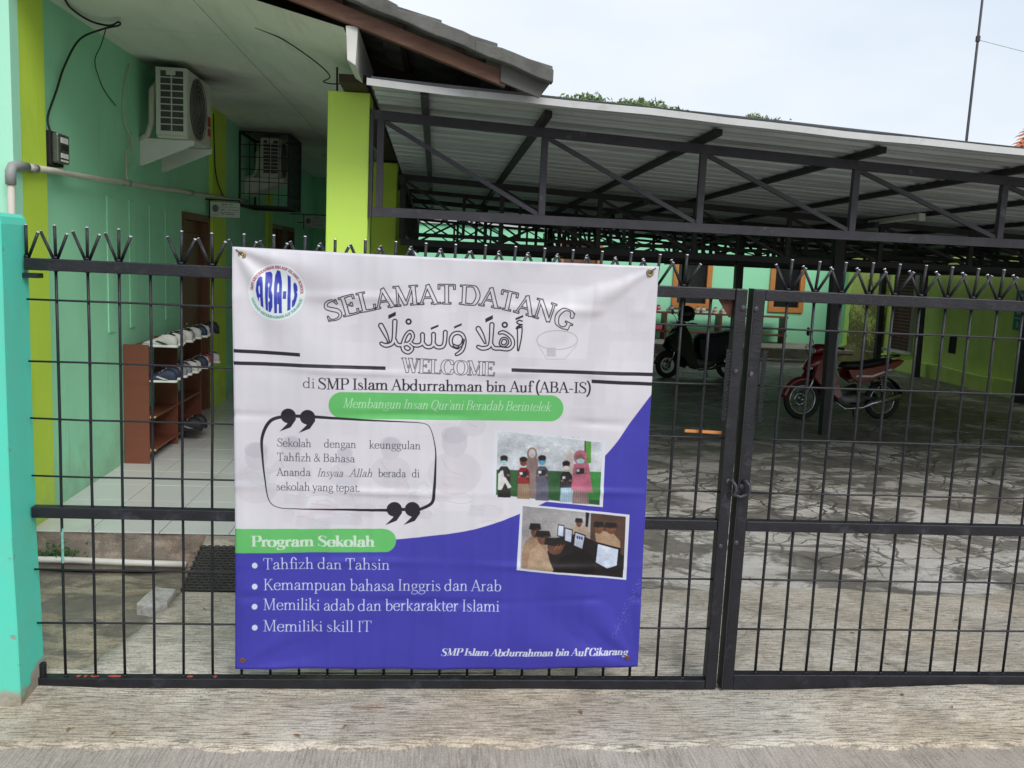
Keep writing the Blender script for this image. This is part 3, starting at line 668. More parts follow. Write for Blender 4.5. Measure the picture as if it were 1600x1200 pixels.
    for x, y, hair, top, low, mask, w in ((140, 280, (.16, .13, .14), (.15, .15, .16), (.16, .17, .16), (.66, .85, .93), 44), (285, 290, (.15, .12, .13), (.52, .13, .17), (.66, .56, .46), (.45, .25, .2), 44), (425, 280, (.15, .12, .14), (.34, .34, .41), (.42, .42, .50), (.32, .68, .85), 46), (605, 320, (.1, .09, .11), (.14, .13, .15), (.70, .82, .90), (.86, .84, .86), 44), (712, 268, (.74, .42, .52), (.76, .44, .56), (.60, .50, .50), (.68, .86, .92), 56)):
        b = 545+x*.09
        poly(z4([(x-w, y+75), (x-w*.5, y+45), (x+w*.5, y+45), (x+w, y+75), (x+w*1.05, y+170), (x-w*1.05, y+170)]), top)
        poly(z4([(x-w*.95, y+165), (x+w*.95, y+165), (x+w*1.1, b), (x-w*1.1, b-6)]), low)
        e4(x, y, w*.62, w*.78, sk)
        e4(x, y-w*.38, w*.66, w*.46, hair); e4(x, y+w*.36, w*.55, w*.36, mask); e4(x-w*.24, y-w*.02, w*.11, w*.07, (.1, .07, .07)); e4(x+w*.24, y-w*.02, w*.11, w*.07, (.1, .07, .07)); poly(z4([(x-w*.5, y+w*.34), (x+w*.5, y+w*.34), (x+w*.5, y+w*.38), (x-w*.5, y+w*.38)]), tuple(c*.7 for c in mask), a=.7)
        for q in range(-3, 4):
            dx = q*w*.27; poly(z4([(x+dx, y+w*1.9+abs(q)*8), (x+dx+3, y+w*1.9+abs(q)*8), (x+dx*1.15+4, b-8), (x+dx*1.15-2, b-8)]), tuple(c*.72 for c in low), a=.8)
            poly(z4([(x+dx, y+52+abs(q)*9), (x+dx+4, y+56), (x+dx*1.1+6, y+165), (x+dx*1.1, y+165)]), tuple(min(1, c*1.35+.03) for c in top), a=.45)
        poly(z4([(x+w*.45, y+50), (x+w*1.0, y+78), (x+w*1.0, y+150), (x+w*.5, y+130)]), tuple(c*.6 for c in top), a=.55)
        poly(z4([(x-w*.9, y+84), (x-w*.55, y+80), (x-w*.35, y+112), (x-w*.8, y+124)]), tuple(c*.75 for c in top), a=.7)
        if w == 56: e4(x, y-10, 50, 56, hair); e4(x, y-6, 30, 30, sk); e4(x, y+18, 30, 20, mask); poly(z4([(x-50, y+40), (x+60, y+30), (x+92, y+250), (x-70, y+230)]), hair)
        poly(z4([(x-34, y+76), (x+26, y+70), (x+30, y+112), (x-30, y+118)]), (.17, .16, .18)); poly(z4([(x-30, y+80), (x-6, y+78), (x-6, y+98), (x-28, y+100)]), (.86, .86, .88))
        e4(x-w*.7, y+112, 11, 9, sk); e4(x+w*.7, y+112, 11, 9, sk)
    poly(z4([(96, 380), (130, 350), (150, 440), (120, 500), (92, 500)]), (.80, .80, .80)); poly(z4([(126, 408), (150, 404), (196, 480), (170, 492)]), (.82, .82, .81))
    poly([(815, 786), (985, 803), (980, 906), (808.5, 889)], F)
    poly(z4([(280, 620), (1052, 702), (1030, 1164), (262, 1086)]), (.66, .65, .66))
    poly(z4([(790, 676), (1052, 702), (1036, 1100), (780, 1000)]), (.33, .25, .22)); poly(z4([(752, 668), (778, 672), (766, 780), (748, 775)]), (.12, .11, .12))
    poly(z4([(520, 860), (700, 830), (1040, 1000), (1030, 1164), (500, 1110), (440, 1000)]), (.15, .12, .13))
    for P, c in (([(300, 880), (360, 835), (440, 870), (500, 1110), (270, 1080), (272, 960)], (.62, .51, .42)), ([(330, 960), (400, 900), (450, 960), (510, 1104), (310, 1090)], (.70, .60, .50)),
                 ([(640, 790), (700, 760), (770, 790), (790, 840), (650, 830)], (.70, .62, .55)), ([(820, 830), (850, 800), (960, 830), (1010, 890), (1010, 940), (830, 900)], (.66, .55, .45)),
                 ([(500, 1110), (560, 1000), (740, 950), (800, 990), (820, 1140)], (.10, .08, .09))):
        poly(z4(P), c)
    for x, y, rx, ry in ((372, 785, 46, 52), (430, 840, 60, 50), (520, 900, 84, 60), (700, 735, 30, 32), (850, 770, 42, 44), (940, 775, 50, 42)):
        e4(x, y+ry*.5, rx*.7, ry*.9, (.42, .29, .23)); poly(z4([(x-rx, y+8), (x-rx*.8, y-ry*.7), (x+rx*.8, y-ry*.6), (x+rx, y+12), (x, y+ry*.35)]), (.14, .13, .13))
        for k in range(3): poly(z4([(x-rx*.1+k*rx*.3, y+ry*.8), (x+rx*.05+k*rx*.3, y+ry*.75), (x+rx*.3+k*rx*.3, y+ry*.1), (x+rx*.2+k*rx*.3, y+ry*.1)]), (.80, .45, .28), a=.5)
    for P in ([(548, 765), (586, 772), (580, 850), (540, 840)], [(598, 790), (648, 806), (640, 894), (594, 878)], [(674, 822), (742, 846), (724, 944), (662, 916)], [(842, 908), (996, 950), (984, 1070), (910, 1092), (826, 1046)]):
        cxp = sum(p[0] for p in P)/len(P); cyp = sum(p[1] for p in P)/len(P)
        poly(z4([(cxp+(p[0]-cxp)*1.22, cyp+(p[1]-cyp)*1.16) for p in P]), (.10, .10, .12)); poly(z4(P), (.80, .84, .93))
    for k in range(3): e4(688+k*17, 856+k*4, 6, 13, (.2, .22, .45))
    # photographic grain and uneven tone inside the two snapshots
    g2 = np.random.RandomState(4)
    for q in ([(96, 58), (878, 146), (856, 616), (80, 536)], [(280, 620), (1052, 702), (1030, 1164), (262, 1086)]):
        P = [M(*p) for p in z4(q)]; xa, xb = int(min(p[0] for p in P)), int(max(p[0] for p in P)); ya, yb = int(min(p[1] for p in P)), int(max(p[1] for p in P))
        X, Y = np.meshgrid(np.arange(xa, xb)+.5, np.arange(ya, yb)+.5); ins = np.ones(X.shape, bool)
        for i in range(4):
            x0, y0 = P[i]; x1, y1 = P[(i+1) % 4]; ins &= ((x1-x0)*(Y-y0)-(y1-y0)*(X-x0)) > 0
        def up(n, k):
            a_ = g2.rand(n+2, n+2, 1)-.5; yy = np.linspace(0, n, Y.shape[0]); xx = np.linspace(0, n, Y.shape[1]); yi = yy.astype(int); xi = xx.astype(int); fy = (yy-yi)[:, None, None]; fx = (xx-xi)[None, :, None]
            return k*((a_[yi][:, xi]*(1-fy)+a_[yi+1][:, xi]*fy)*(1-fx)+(a_[yi][:, xi+1]*(1-fy)+a_[yi+1][:, xi+1]*fy)*fx)
        f = 1+up(5, .22)+up(18, .16)+up(90, .13)
        w = img[ya:yb, xa:xb]; sh = np.roll(w, 2, 1); s2 = np.roll(w, -2, 0); w2 = (w*2+sh+s2)/4
        w[:] = np.where(ins[..., None], np.clip(w2*f+.012*up(40, 1), 0, 1), w)
    # scuffed patch of ink near the lower right edge
    for _ in range(90):
        f_ = rnd.random(); x = 957+f_*50+rnd.gauss(0, 3); y = 998-f_*100+rnd.gauss(0, 5)
        ell(x, y, rnd.uniform(.3, .8), rnd.uniform(.3, .7), (.60, .60, .84), a=.8)
    return img
# ------------------------------------------------------------------ ground
C_apron = concrete('brushed_apron_concrete', (.56, .53, .47), (.16, .14, .115), (.46, .39, .30), streak=(4.4, 58, 1), sstr=.8, crack=.10, patch=.22)
C_apronE = concrete('brushed_ramp_concrete', (.54, .51, .455), (.17, .15, .125), (.45, .385, .30), streak=(4.4, 54, 1), sstr=.65, crack=.25, patch=.25)
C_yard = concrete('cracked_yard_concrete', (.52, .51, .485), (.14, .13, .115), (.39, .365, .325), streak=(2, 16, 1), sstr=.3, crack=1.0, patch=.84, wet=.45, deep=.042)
C_road = concrete('grooved_road_concrete', (.40, .365, .33), (.20, .175, .15), (.34, .305, .265), streak=(60, 3.4, 1), rot=R(-5), sstr=.38)
C_drain = concrete('stained_drain_concrete', (.37, .33, .25), (.07, .06, .045), (.20, .16, .10), streak=(2, 7, 1), sstr=.5, patch=.8, wet=.2, crack=.4)
C_edge = concrete('worn_step_concrete', (.42, .385, .325), (.10, .085, .065), (.30, .20, .14), streak=(2, 5, 6), sstr=.5, patch=.5)
C_ledge = concrete('pale_ledge_concrete', (.46, .44, .40), (.16, .14, .11), (.30, .26, .20), streak=(2, 4, 8), sstr=.4)
C_soil = mat('dry_ground', (.16, .14, .10), .95, .2, 1, .6, 30)


def n2(x, y, s=0.0):
    return (math.sin(x*3.1+s)+math.sin(x*7.7+y*4.3+s*2.1)*.5+math.sin(y*9.1-x*2.3+s)*.35)/1.85


def sstep(a, b, x):
    t = min(1, max(0, (x-a)/(b-a))); return t*t*(3-2*t)


g = MB(); g.add([(-400, -60, -.12), (400, -60, -.12), (400, 800, -.12), (-400, 800, -.12)], [(0, 1, 2, 3)])
obj('ground', g, C_soil, kind='structure')
g = MB()
nx_, ny_ = 120, 24
for j in range(ny_+1):
    for i in range(nx_+1):
        x = -4+12*i/nx_; y = -5+(4.72)*j/ny_; g.v.append((x, y, -.016+.003*n2(x, y, 1.3)))
for j in range(ny_):
    for i in range(nx_): a = j*(nx_+1)+i; g.f.append((a, a+1, a+nx_+2, a+nx_+1))
obj('road', g, C_road, kind='structure', smooth=True)


def apron_front(x): return -.425+.012*math.sin(x*5.3)+.010*math.sin(x*13.7+1)+.006*math.sin(x*31+2)+.005*math.sin(x*67)


g = MB(); nx_ = 300; ny_ = 22
for j in range(ny_+1):
    for i in range(nx_+1):
        x = -2.5+8.5*i/nx_; f = j/ny_; y0 = apron_front(x); y = y0+(.115-y0)*f
        lift = .032*sstep(2.75, 3.7, x)*sstep(-.40, -.05, y)*(1-sstep(-.022, .0, y)) + .012*sstep(.2, -.15, x)*sstep(-.3, 0, y)
        z = .001+.0035*n2(x*1.4, y*2, .4)+lift-(.010*sstep(.4, 0, f*ny_/1.0) if j < 2 else 0)
        g.v.append((x, y, z))
for j in range(ny_):
    for i in range(nx_): a = j*(nx_+1)+i; g.f.append((a, a+1, a+nx_+2, a+nx_+1))
o0 = len(g.v)
for i in range(nx_+1): x, y, z = g.v[i]; g.v.append((x+.003*math.sin(i*2.1), y-.003-.004*abs(math.sin(i*.9)), -.03))
for i in range(nx_): g.f.append((o0+i, o0+i+1, i+1, i))
obj('pavement', g, C_apron, kind='structure', smooth=True)

# ramp slab (to the right of the drain) and the yard behind it
BND = [(-.02, .10), (.002, .11), (.036, .20), (.092, .418), (.126, .66), (.176, .98), (.19, 1.30), (.2, 1.455)]


def bx(y):
    for (xa, ya), (xb, yb) in zip(BND, BND[1:]):
        if ya <= y <= yb: return xa+(xb-xa)*(y-ya)/(yb-ya)
    return BND[-1][0]


g = MB(); nx_ = 160; ny_ = 26
for j in range(ny_+1):
    y = .112+(1.38-.112)*j/ny_
    for i in range(nx_+1):
        x0 = bx(y)+.006*math.sin(y*40); x = x0+(7-x0)*i/nx_
        g.v.append((x, y, .004+.003*n2(x*1.2, y*2.2, 2.2)-.014*sstep(.92, 1.38, y)))
for j in range(ny_):
    for i in range(nx_): a = j*(nx_+1)+i; g.f.append((a, a+1, a+nx_+2, a+nx_+1))
o0 = len(g.v)
for j in range(ny_+1): x, y, z = g.v[j*(nx_+1)]; g.v.append((x-.006, y, -.06))
for j in range(ny_): g.f.append((o0+j+1, o0+j, j*(nx_+1), (j+1)*(nx_+1)))
obj('driveway', g, C_apronE, kind='structure', smooth=True)
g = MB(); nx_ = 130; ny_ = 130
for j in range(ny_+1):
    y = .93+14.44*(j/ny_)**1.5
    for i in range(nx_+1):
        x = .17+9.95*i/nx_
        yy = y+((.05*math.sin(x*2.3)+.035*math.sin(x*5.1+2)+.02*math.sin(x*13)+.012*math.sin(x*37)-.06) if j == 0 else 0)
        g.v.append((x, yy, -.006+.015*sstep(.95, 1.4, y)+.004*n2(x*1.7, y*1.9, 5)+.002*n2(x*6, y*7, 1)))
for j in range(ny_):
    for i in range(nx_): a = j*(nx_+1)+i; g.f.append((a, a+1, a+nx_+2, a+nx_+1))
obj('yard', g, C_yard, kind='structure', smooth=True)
g = MB(); nx_ = 40; ny_ = 50
for j in range(ny_+1):
    y = .09+1.42*j/ny_
    for i in range(nx_+1):
        x = -1.4+1.65*i/nx_
        d = bx(max(y, .1))-x
        z = -.022-.018*sstep(.9, 1.4, y)*sstep(.5, .2, abs(x+.35))+.006*n2(x*2.4, y*3, 7)+.010*sstep(.02, -.04, math.sin(x*3+1)*.12+y-.45)
        if y > 1.30: z -= .02*sstep(1.30, 1.36, y)
        g.v.append((x, y, z))
for j in range(ny_):
    for i in range(nx_): a = j*(nx_+1)+i; g.f.append((a, a+1, a+nx_+2, a+nx_+1))
obj('drain_ground', g, C_drain, kind='structure', smooth=True)

# ------------------------------------------------------------------ school building on the left with its tiled terrace
B = thing('school_building', 'green walled building with a covered tiled terrace, lime columns and tiled roof at left', 'building', (-.8, 1.45, 0))
terr = MB()
# worn step face with an uneven lip
n = 90
for k, z in enumerate((-.05, .03, .10, .143)):
    for i in range(n+1):
        x = -1.2+2.2*i/n
        terr.v.append((x, 1.462+.006*math.sin(x*17+k)+.010*n2(x*3, k*1.7, 3)*(k < 3)-(.008 if k == 0 else 0), z))
for k in range(3):
    for i in range(n): a = k*(n+1)+i; terr.f.append((a, a+1, a+n+2, a+n+1))
terr.box(-1.2, 1.0, 1.475, 15.0, -.05, .142)
obj('terrace_slab', terr, C_edge, kind='structure')
# floor tiles, one object each near the gate, a sheet of joined tiles beyond
tb = None; ts = .37
xs_ = [-.82+0.0]+[-.455+ts*k for k in range(0, 5)]
TY0 = 1.452
tyl = [TY0, 1.71]+[2.08+ts*k for k in range(12)]
far = MB()
for i in range(len(xs_)-1):
    for j in range(60):
        if j+1 < len(tyl): y0_, y1_ = tyl[j], tyl[j+1]
        else: y0_ = tyl[-1]+ts*(j-len(tyl)+1); y1_ = y0_+ts
        if y1_ > 13: break
        q = .0022; x0_, x1_ = xs_[i]+q, min(1.0, xs_[i+1])-q
        if j+1 < len(tyl):
            mb = MB(); dz = rnd.uniform(-.0006, .0006); mb.box(x0_, x1_, y0_+q, y1_-q, .1435, .150+dz)
            o = obj('floor_tile', mb, M_ftile, bev=.0015); o.parent = bpy.data.objects['terrace_slab']
        else: far.box(x0_, x1_, y0_+q, y1_-q, .1435, .150)
o = obj('floor_tile_field', far, M_ftile, kind='stuff'); o.parent = bpy.data.objects['terrace_slab']

# long side wall, lime corner pier and second lime pier
w = MB(); w.box(-1.0, -.80, 1.46, 4.52, .1, 3.0); w.box(-1.0, -.80, 4.52, 5.42, 1.99, 3.0); w.box(-1.0, -.80, 5.42, 8.6, .1, 3.0)
w.box(-1.0, -.80, 8.6, 10.6, 2.05, 3.0); w.box(-1.0, -.80, 9.5, 9.6, .1, 2.05); w.box(-1.0, -.80, 10.5, 10.6, .1, 2.05); w.box(-1.05, -1.005, 8.4, 10.8, .1, 3.0); w.box(-1.0, -.80, 10.6, 13, .1, 3.0)
obj('side_wall', w, M_mint, B)
w = MB(); w.box(-3.6, -.742, 1.36, 1.452, -.05, 3.3); obj('front_wall', w, M_mintF, B)
w = MB(); w.box(-.99, -.752, 1.453, 1.77, .145, 3.0); obj('corner_pier', w, M_lime, B, bev=.004)
w = MB(); w.box(-.9, -.765, 5.43, 5.98, .145, 3.0); obj('wall_pier', w, M_lime, B, bev=.004)
w = MB(); w.box(-.9, -.765, 8.25, 8.55, .145, 3.0); obj('wall_pier', w, M_lime, B, bev=.004)
w = MB(); w.box(-1.2, .95, 12.6, 12.8, .1, 3.0); obj('end_wall', w, M_mint, B)
for y in (2.765, 3.19, 3.635, 4.03):
    w = MB(); w.prism([(y, 1.10), (y+.11, 1.10), (y+.11, 2.0), (y, 2.0)], -.80, -.791, 'x'); obj('wall_rib', w, M_mint, B, bev=.004)
# door and its frame, a second doorway further in
for y0_, y1_, zt in ((4.52, 5.42, 1.99), (8.6, 9.5, 2.05), (9.6, 10.5, 2.05)):
    f = MB(); f.box(-.93, -.785, y0_, y0_+.06, .15, zt); f.box(-.93, -.785, y1_-.06, y1_, .15, zt); f.box(-.93, -.785, y0_+.06, y1_-.06, zt-.06, zt)
    fr = obj('door_frame', f, M_door, B)
    d = MB(); d.box(-.90, -.86, y0_+.063, y1_-.063, .16, zt-.063)
    dl = obj('door', d, M_door, B)
    for za, zb in ((.35, .95), (1.08, 1.82)):
        p = MB(); p.box(-.859, -.85, y0_+.17, y1_-.17, za, zb); obj('door_panel', p, M_door, dl, bev=.004)
    h = MB().tube([(-.858, y0_+.13, 1.02), (-.82, y0_+.13, 1.02), (-.82, y0_+.22, 1.02)], .008, 6); obj('door_handle', h, M_acw, dl)

# ceiling boards: flat strip by the wall, sloping strip towards the eave
for (xa, za, xb, zb) in ((-.99, 3.0, .02, 3.0), (.024, 2.999, .868, 2.80)):
    y = 1.30
    while y < 12.6:
        y2 = min(12.6, y+1.22)
        c = MB()
        for i in range(7):
            for j in range(9):
                u, v_ = i/6, j/8
                sag = -.008*math.sin(PI*u)*math.sin(PI*v_)+.003*n2(y+v_*2, u*3, 4)
                c.v.append((xa+(xb-xa)*u, y+.0008+(y2-y-.0016)*v_, za+(zb-za)*u+sag*.0))
        for i in range(6):
            for j in range(8): a = i*9+j; c.f.append((a, a+1, a+10, a+9))
        o = obj('ceiling_board', c, M_ceil, B)
        y = y2
c = MB(); c.box(-.99, -.78, 1.30, 12.6, 3.012, 3.03); c.box(-.99, .9, 1.3, 12.6, 3.05, 3.06); obj('ceiling_backing', c, M_dwood, B)
# fascia board closing the ceiling edge and the timber wall-plate on the columns
c = MB(); c.prism([(.872, 2.68), (.915, 2.655), (.925, 2.85), (.862, 2.85)], 1.46, 12.6, 'y'); obj('fascia_board', c, M_white, B, bev=.004)
c = MB(); c.box(.78, .93, 1.93, 12.6, 2.655, 2.70); obj('wall_plate', c, M_dwood, B)
for k, y in enumerate((2.2, 5.95, 9.6)):
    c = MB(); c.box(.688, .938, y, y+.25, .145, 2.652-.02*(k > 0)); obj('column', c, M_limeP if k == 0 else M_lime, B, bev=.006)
# gable end: barge beam, rafters, battens, tiles
SL = (2.59-2.96)/(1.66-.53)


def zr(x): return 2.985+SL*(x-.53)


c = MB(); c.beam((-1.6, 1.46, zr(-1.6)+.025), (1.70, 1.46, zr(1.70)+.025), .05, .075); obj('barge_beam', c, M_wood, B, bev=.003)
for y in (2.6, 3.9, 5.2, 6.5, 7.8, 9.1):
    c = MB(); c.beam((-1.6, y, zr(-1.6)+.02), (1.72, y, zr(1.72)+.02), .05, .09); obj('rafter', c, M_dwood, B)
for i in range(11):
    x = 1.76-.31*i; c = MB(); c.beam((x, 1.44, zr(x)+.075), (x, 12.7, zr(x)+.075), .035, .03); obj('batten', c, M_dwood, B)


def tile_mb(x0, y0, ln=.34, wd=.31):
    """one interlocking roof tile: low end at x0+ln, rounded roll on its near edge"""
    c = MB(); nn = 8
    for t_, dz in ((0, 0), (1, .0)):
        for lay in (0, 1):
            for k in range(nn+1):
                y = y0+wd*k/nn; hh = .030*math.exp(-((k/nn-.12)/.14)**2)+.012*math.cos(k/nn*PI*2)
                x = x0+ln*t_; z = zr(x)+.095+(.030 if t_ else -.002)+hh+(.022 if lay else 0)
                c.v.append((x, y, z))
    w_ = nn+1
    for k in range(nn):
        c.f.append((k, k+1, 2*w_+k+1, 2*w_+k)); c.f.append((w_+k+1, w_+k, 3*w_+k, 3*w_+k+1))
        c.f.append((2*w_+k, 2*w_+k+1, 3*w_+k+1, 3*w_+k)); c.f.append((k+1, k, w_+k, w_+k+1))
    c.f.append((0, 2*w_, 3*w_, w_)); c.f.append((nn, w_+nn, 3*w_+nn, 2*w_+nn))
    return c


rf = MB()
for j in range(36):
    for i in range(13):
        x0_ = 1.59-.29*i
        t_ = tile_mb(x0_, 1.40+.305*j)
        if j < 2: obj('roof_tile', t_, M_tile, B, auto=True)
        else: rf.add(t_.v, t_.f)
obj('roof_tile_field', rf, M_tile, B, kind='stuff')
# mortared verge capping with a broken outline and the grey end board below the eave
for i in range(7):
    xa = 1.93-.40*i; xb = xa-.408
    c = MB(); pts = []
    for k in range(7):
        x = xa+(xb-xa)*k/6; pts.append((x, zr(x)+.082+.004*math.sin(x*23)))
    for k in range(7):
        x = xb+(xa-xb)*k/6; pts.append((x, zr(x)+.132+.012*math.sin(PI*k/6)+.018*k/6+.003*math.sin(x*31)))
    c.prism(pts, 1.345+.004*(i % 2), 1.415, 'y'); obj('verge_tile', c, M_tile, B, bev=.006)
c = MB(); c.prism([(1.665, zr(1.66)+.0), (1.87, zr(1.87)+.0), (1.92, zr(1.92)+.085), (1.665, zr(1.66)+.085)], 1.420, 1.45, 'y'); obj('eave_board', c, M_tile, B)
c = MB(); c.box(1.84, 1.86, 1.47, 12.7, zr(1.85)+.065, zr(1.85)+.092); obj('eave_board', c, M_dwood, B)
# upper part of the gable wall and roof continuing left so that no sky shows above the terrace ceiling
c = MB(); c.prism([(-3.6, 3.3), (-.75, 3.3), (-.75, 3.38), (-3.6, 3.9)], 1.37, 1.44, 'y'); obj('gable_wall', c, M_mintF, B)

# ------------------------------------------------------------------ canopy over the yard
K = thing('yard_canopy', 'large corrugated metal canopy on black trusses roofing the parking yard', 'canopy', (5.57, 5.7, 0))


def zc(x, y): return 2.525-.044*(x-1)-.014*(y-2.2)


def truss(y, x0_, x1_, zb, name='truss', main=None, ch=.055, wb=.04, dg=.026, step=.995, xs0=1.005, flip=False):
    m_ = main or M_steel
    tc_ = MB(); tc_.beam((x0_, y, zc(x0_, y)), (x1_, y, zc(x1_, y)), .04, ch)
    top = obj(name, tc_, m_, K)
    bc = MB(); bc.beam((x0_, y, zb), (x1_, y, zb), .04, ch); obj('bottom_chord', bc, m_, top)
    i = 0; x = xs0
    ups = None; dgs = None
    while x <= x1_:
        u = ups if ups is not None else MB()
        u.box(x-wb/2, x+wb/2, y-wb/2, y+wb/2, zb+ch/2+.001, zc(x, y)-ch/2-.001)
        if ups is None: obj('upright', u, m_, top)
        if x+step <= x1_+.01:
            d = dgs if dgs is not None else MB()
            a, b = (x+wb/2, zc(x, y)-ch/2-.004), (x+step-wb/2, zb+ch/2+.004)
            if flip: a, b = (x+wb/2, zb+ch/2+.004), (x+step-wb/2, zc(x+step, y)-ch/2-.004)
            d.beam((a[0], y+.004, a[1]), (b[0], y+.004, b[1]), dg, dg)
            if dgs is None: obj('diagonal', d, m_, top)
        x += step
    if ups is not None: obj('uprights', ups, m_, top); obj('diagonals', dgs, m_, top)
    return top


truss(2.2, .965, 10.0, 1.955)
for y in (5.7, 8.65, 11.5): truss(y, 1.0, 10.0, 1.86-.004*y, main=M_blkD, ch=.06, wb=.045, flip=(y == 8.65))
for y in (7.2, 10.1, 12.9): truss(y, 1.0, 10.0, 2.0-.006*y, main=M_blkD, ch=.045, wb=.035, dg=.022, step=.66, flip=(y == 10.1))
# trusses running into the yard along the column rows
for x in (1.02, 3.3, 5.57, 7.7, 9.86):
    a = MB(); a.beam((x, 5.0, zc(x, 5.7)-.07), (x, 12.9, zc(x, 12.9)-.07), .045, .05); tp = obj('long_truss', a, M_blkD, K)
    a = MB(); a.beam((x+.003, 5.72, 1.90), (x+.003, 12.9, 1.80), .045, .05); obj('bottom_chord', a, M_blkD, tp)
    a = MB(); b_ = MB(); y = 5.9
    while y < 12.4:
        a = MB(); a.box(x-.018, x+.018, y-.018, y+.018, 1.88, zc(x, y)-.09); obj('upright', a, M_blkD, tp)
        b_ = MB(); b_.beam((x+.006, y, 1.88), (x+.006, y+.7, zc(x, y+.7)-.1), .022, .022); obj('diagonal', b_, M_blkD, tp); y += .72
# purlins on the trusses; the sheets lie on them
for i in range(10):
    x = 1.27 if i == 0 else 1.97+.998*(i-1)
    a = MB(); ya = 1.83 if i else 1.62
    a.prism([(x-.022, 0), (x+.022, 0), (x+.022, .036), (x-.022, .036)], 0, 1, 'y')
    a.v = [(px, ya+(13.05-ya)*py, zc(px, ya+(13.05-ya)*py)+.028+pz) for px, py, pz in a.v]
    obj('purlin', a, M_blkD if i > 0 else M_steel, K)


def sheet(ya, yb, x0_, x1_):
    a = MB(); n = max(2, int(round((yb-ya)/.022))); nxs = 8
    prof = []
    for k in range(n+1):
        y = ya+(yb-ya)*k/n; ph = (y/.262) % 1.0
        prof.append((y, .030 if ph < .16 else (.030*(1-(ph-.16)/.10) if ph < .26 else (.007 if .54 < ph < .62 else (0 if ph < .9 else .030*(ph-.9)/.1)))))
    for i in range(nxs+1):
        x = x0_+(x1_-x0_)*i/nxs
        for y, h in prof: a.v.append((x, y, zc(x, y)+.0665+h+.002*math.sin(x*2.1+y)))
    w_ = n+1
    for i in range(nxs):
        for k in range(n): q = i*w_+k; a.f.append((q, q+w_, q+w_+1, q+1))
    return a


y = 1.58
while y < 12.9:
    y2 = min(13.05, y+.80)
    o = obj('roof_sheet', sheet(y, y2+.03, .985, 9.72), M_zinc, K); y = y2
fl = MB(); n = 40
for lay in (0, 1):
    for i in range(n+1):
        x = .965+8.77*i/n; wv = .004*math.sin(x*3.1)+.002*math.sin(x*8.1)
        for dy, dz in ((0, .046), (0, .082), (.13, .092)): fl.v.append((x, 1.575+dy+lay*.004, zc(x, 1.58)+dz+wv-(lay*.003 if dz > .11 else 0)))
w_ = 3*(n+1)
for i in range(n):
    for k in range(2): q = i*3+k; fl.f.append((q, q+3, q+4, q+1)); fl.f.append((q+w_+1, q+w_+4, q+w_+3, q+w_))
    fl.f.append((i*3, i*3+w_, i*3+3+w_, i*3+3))
obj('edge_flashing', fl, M_flash, K)
for x, y, s in ((5.60, 5.70, .10), (5.57, 8.65, .10), (6.0, 12.92, .10), (9.86, 12.92, .10), (9.86, 11.5, .10), (9.84, 8.65, .10), (9.84, 5.7, .10), (3.3, 11.5, .08)):
    a = MB(); a.beam((x-.03, y, -.02), (x-.075, y, zc(x, y)-.03), s, s, (0, 1, 0)); po = obj('canopy_post', a, M_blkD, K)
# left end stub of the front truss welded to the lime column
a = MB(); a.box(.942, .962, 2.19, 2.25, 1.92, 2.56); obj('wall_bracket', a, M_steel, K)

# ------------------------------------------------------------------ back building
BB = thing('rear_classroom', 'mint green classroom building with orange window frames across the back of the yard', 'building', (5, 15, 0))
holes = [(3.9, 4.75, .28, 2.2), (6.33, 7.10, .93, 2.02), (8.42, 9.12, .93, 2.02)]
w = MB(); x = .95
for a_, b2, za, zb in holes:
    w.box(x, a_, 15.0, 15.15, .1, 2.9)
    if za > .3: w.box(a_, b2, 15.0, 15.15, .1, za)
    w.box(a_, b2, 15.0, 15.15, zb, 2.9); x = b2
w.box(x, 10.3, 15.0, 15.15, .1, 2.9)
obj('wall', w, M_mintB, BB)
for i, (a_, b2, za, zb) in enumerate(holes):
    f = MB(); t_ = .075; f.box(a_-.03, a_+t_, 14.96, 15.08, za-.03, zb); f.box(b2-t_, b2+.03, 14.96, 15.08, za-.03, zb); f.box(a_+t_, b2-t_, 14.96, 15.08, zb-t_, zb)
    if i: f.box(a_+t_, b2-t_, 14.96, 15.08, za-.03, za+t_)
    nm = 'window' if i else 'door_frame'
    fo = obj(nm, f, M_frame, BB)
    p = MB(); p.box(a_+t_, b2-t_, 15.03, 15.04, za+t_ if i else za, zb-t_); obj('pane' if i else 'door', p, M_glass if i else M_door, fo)
s_ = MB(); s_.box(1.0, 10.0, 13.42, 14.998, -.05, .20); s_.box(1.0, 10.0, 13.38, 14.998, .20, .268)
obj('veranda_ledge', s_, C_ledge, BB, bev=.01)
s_ = MB(); s_.box(.9, 10.5, 14.93, 14.97, 2.40, 2.55); obj('white_fascia', s_, M_flash, BB)
s_ = MB(); s_.add([(.9, 14.9, 2.56), (10.6, 14.9, 2.56), (10.6, 19, 4.0), (.9, 19, 4.0), (.9, 14.9, 2.60), (10.6, 14.9, 2.60), (10.6, 19, 4.04), (.9, 19, 4.04)], [(0, 3, 2, 1), (4, 5, 6, 7), (0, 1, 5, 4), (1, 2, 6, 5), (2, 3, 7, 6), (3, 0, 4, 7)])
obj('roof', s_, M_tile, BB)
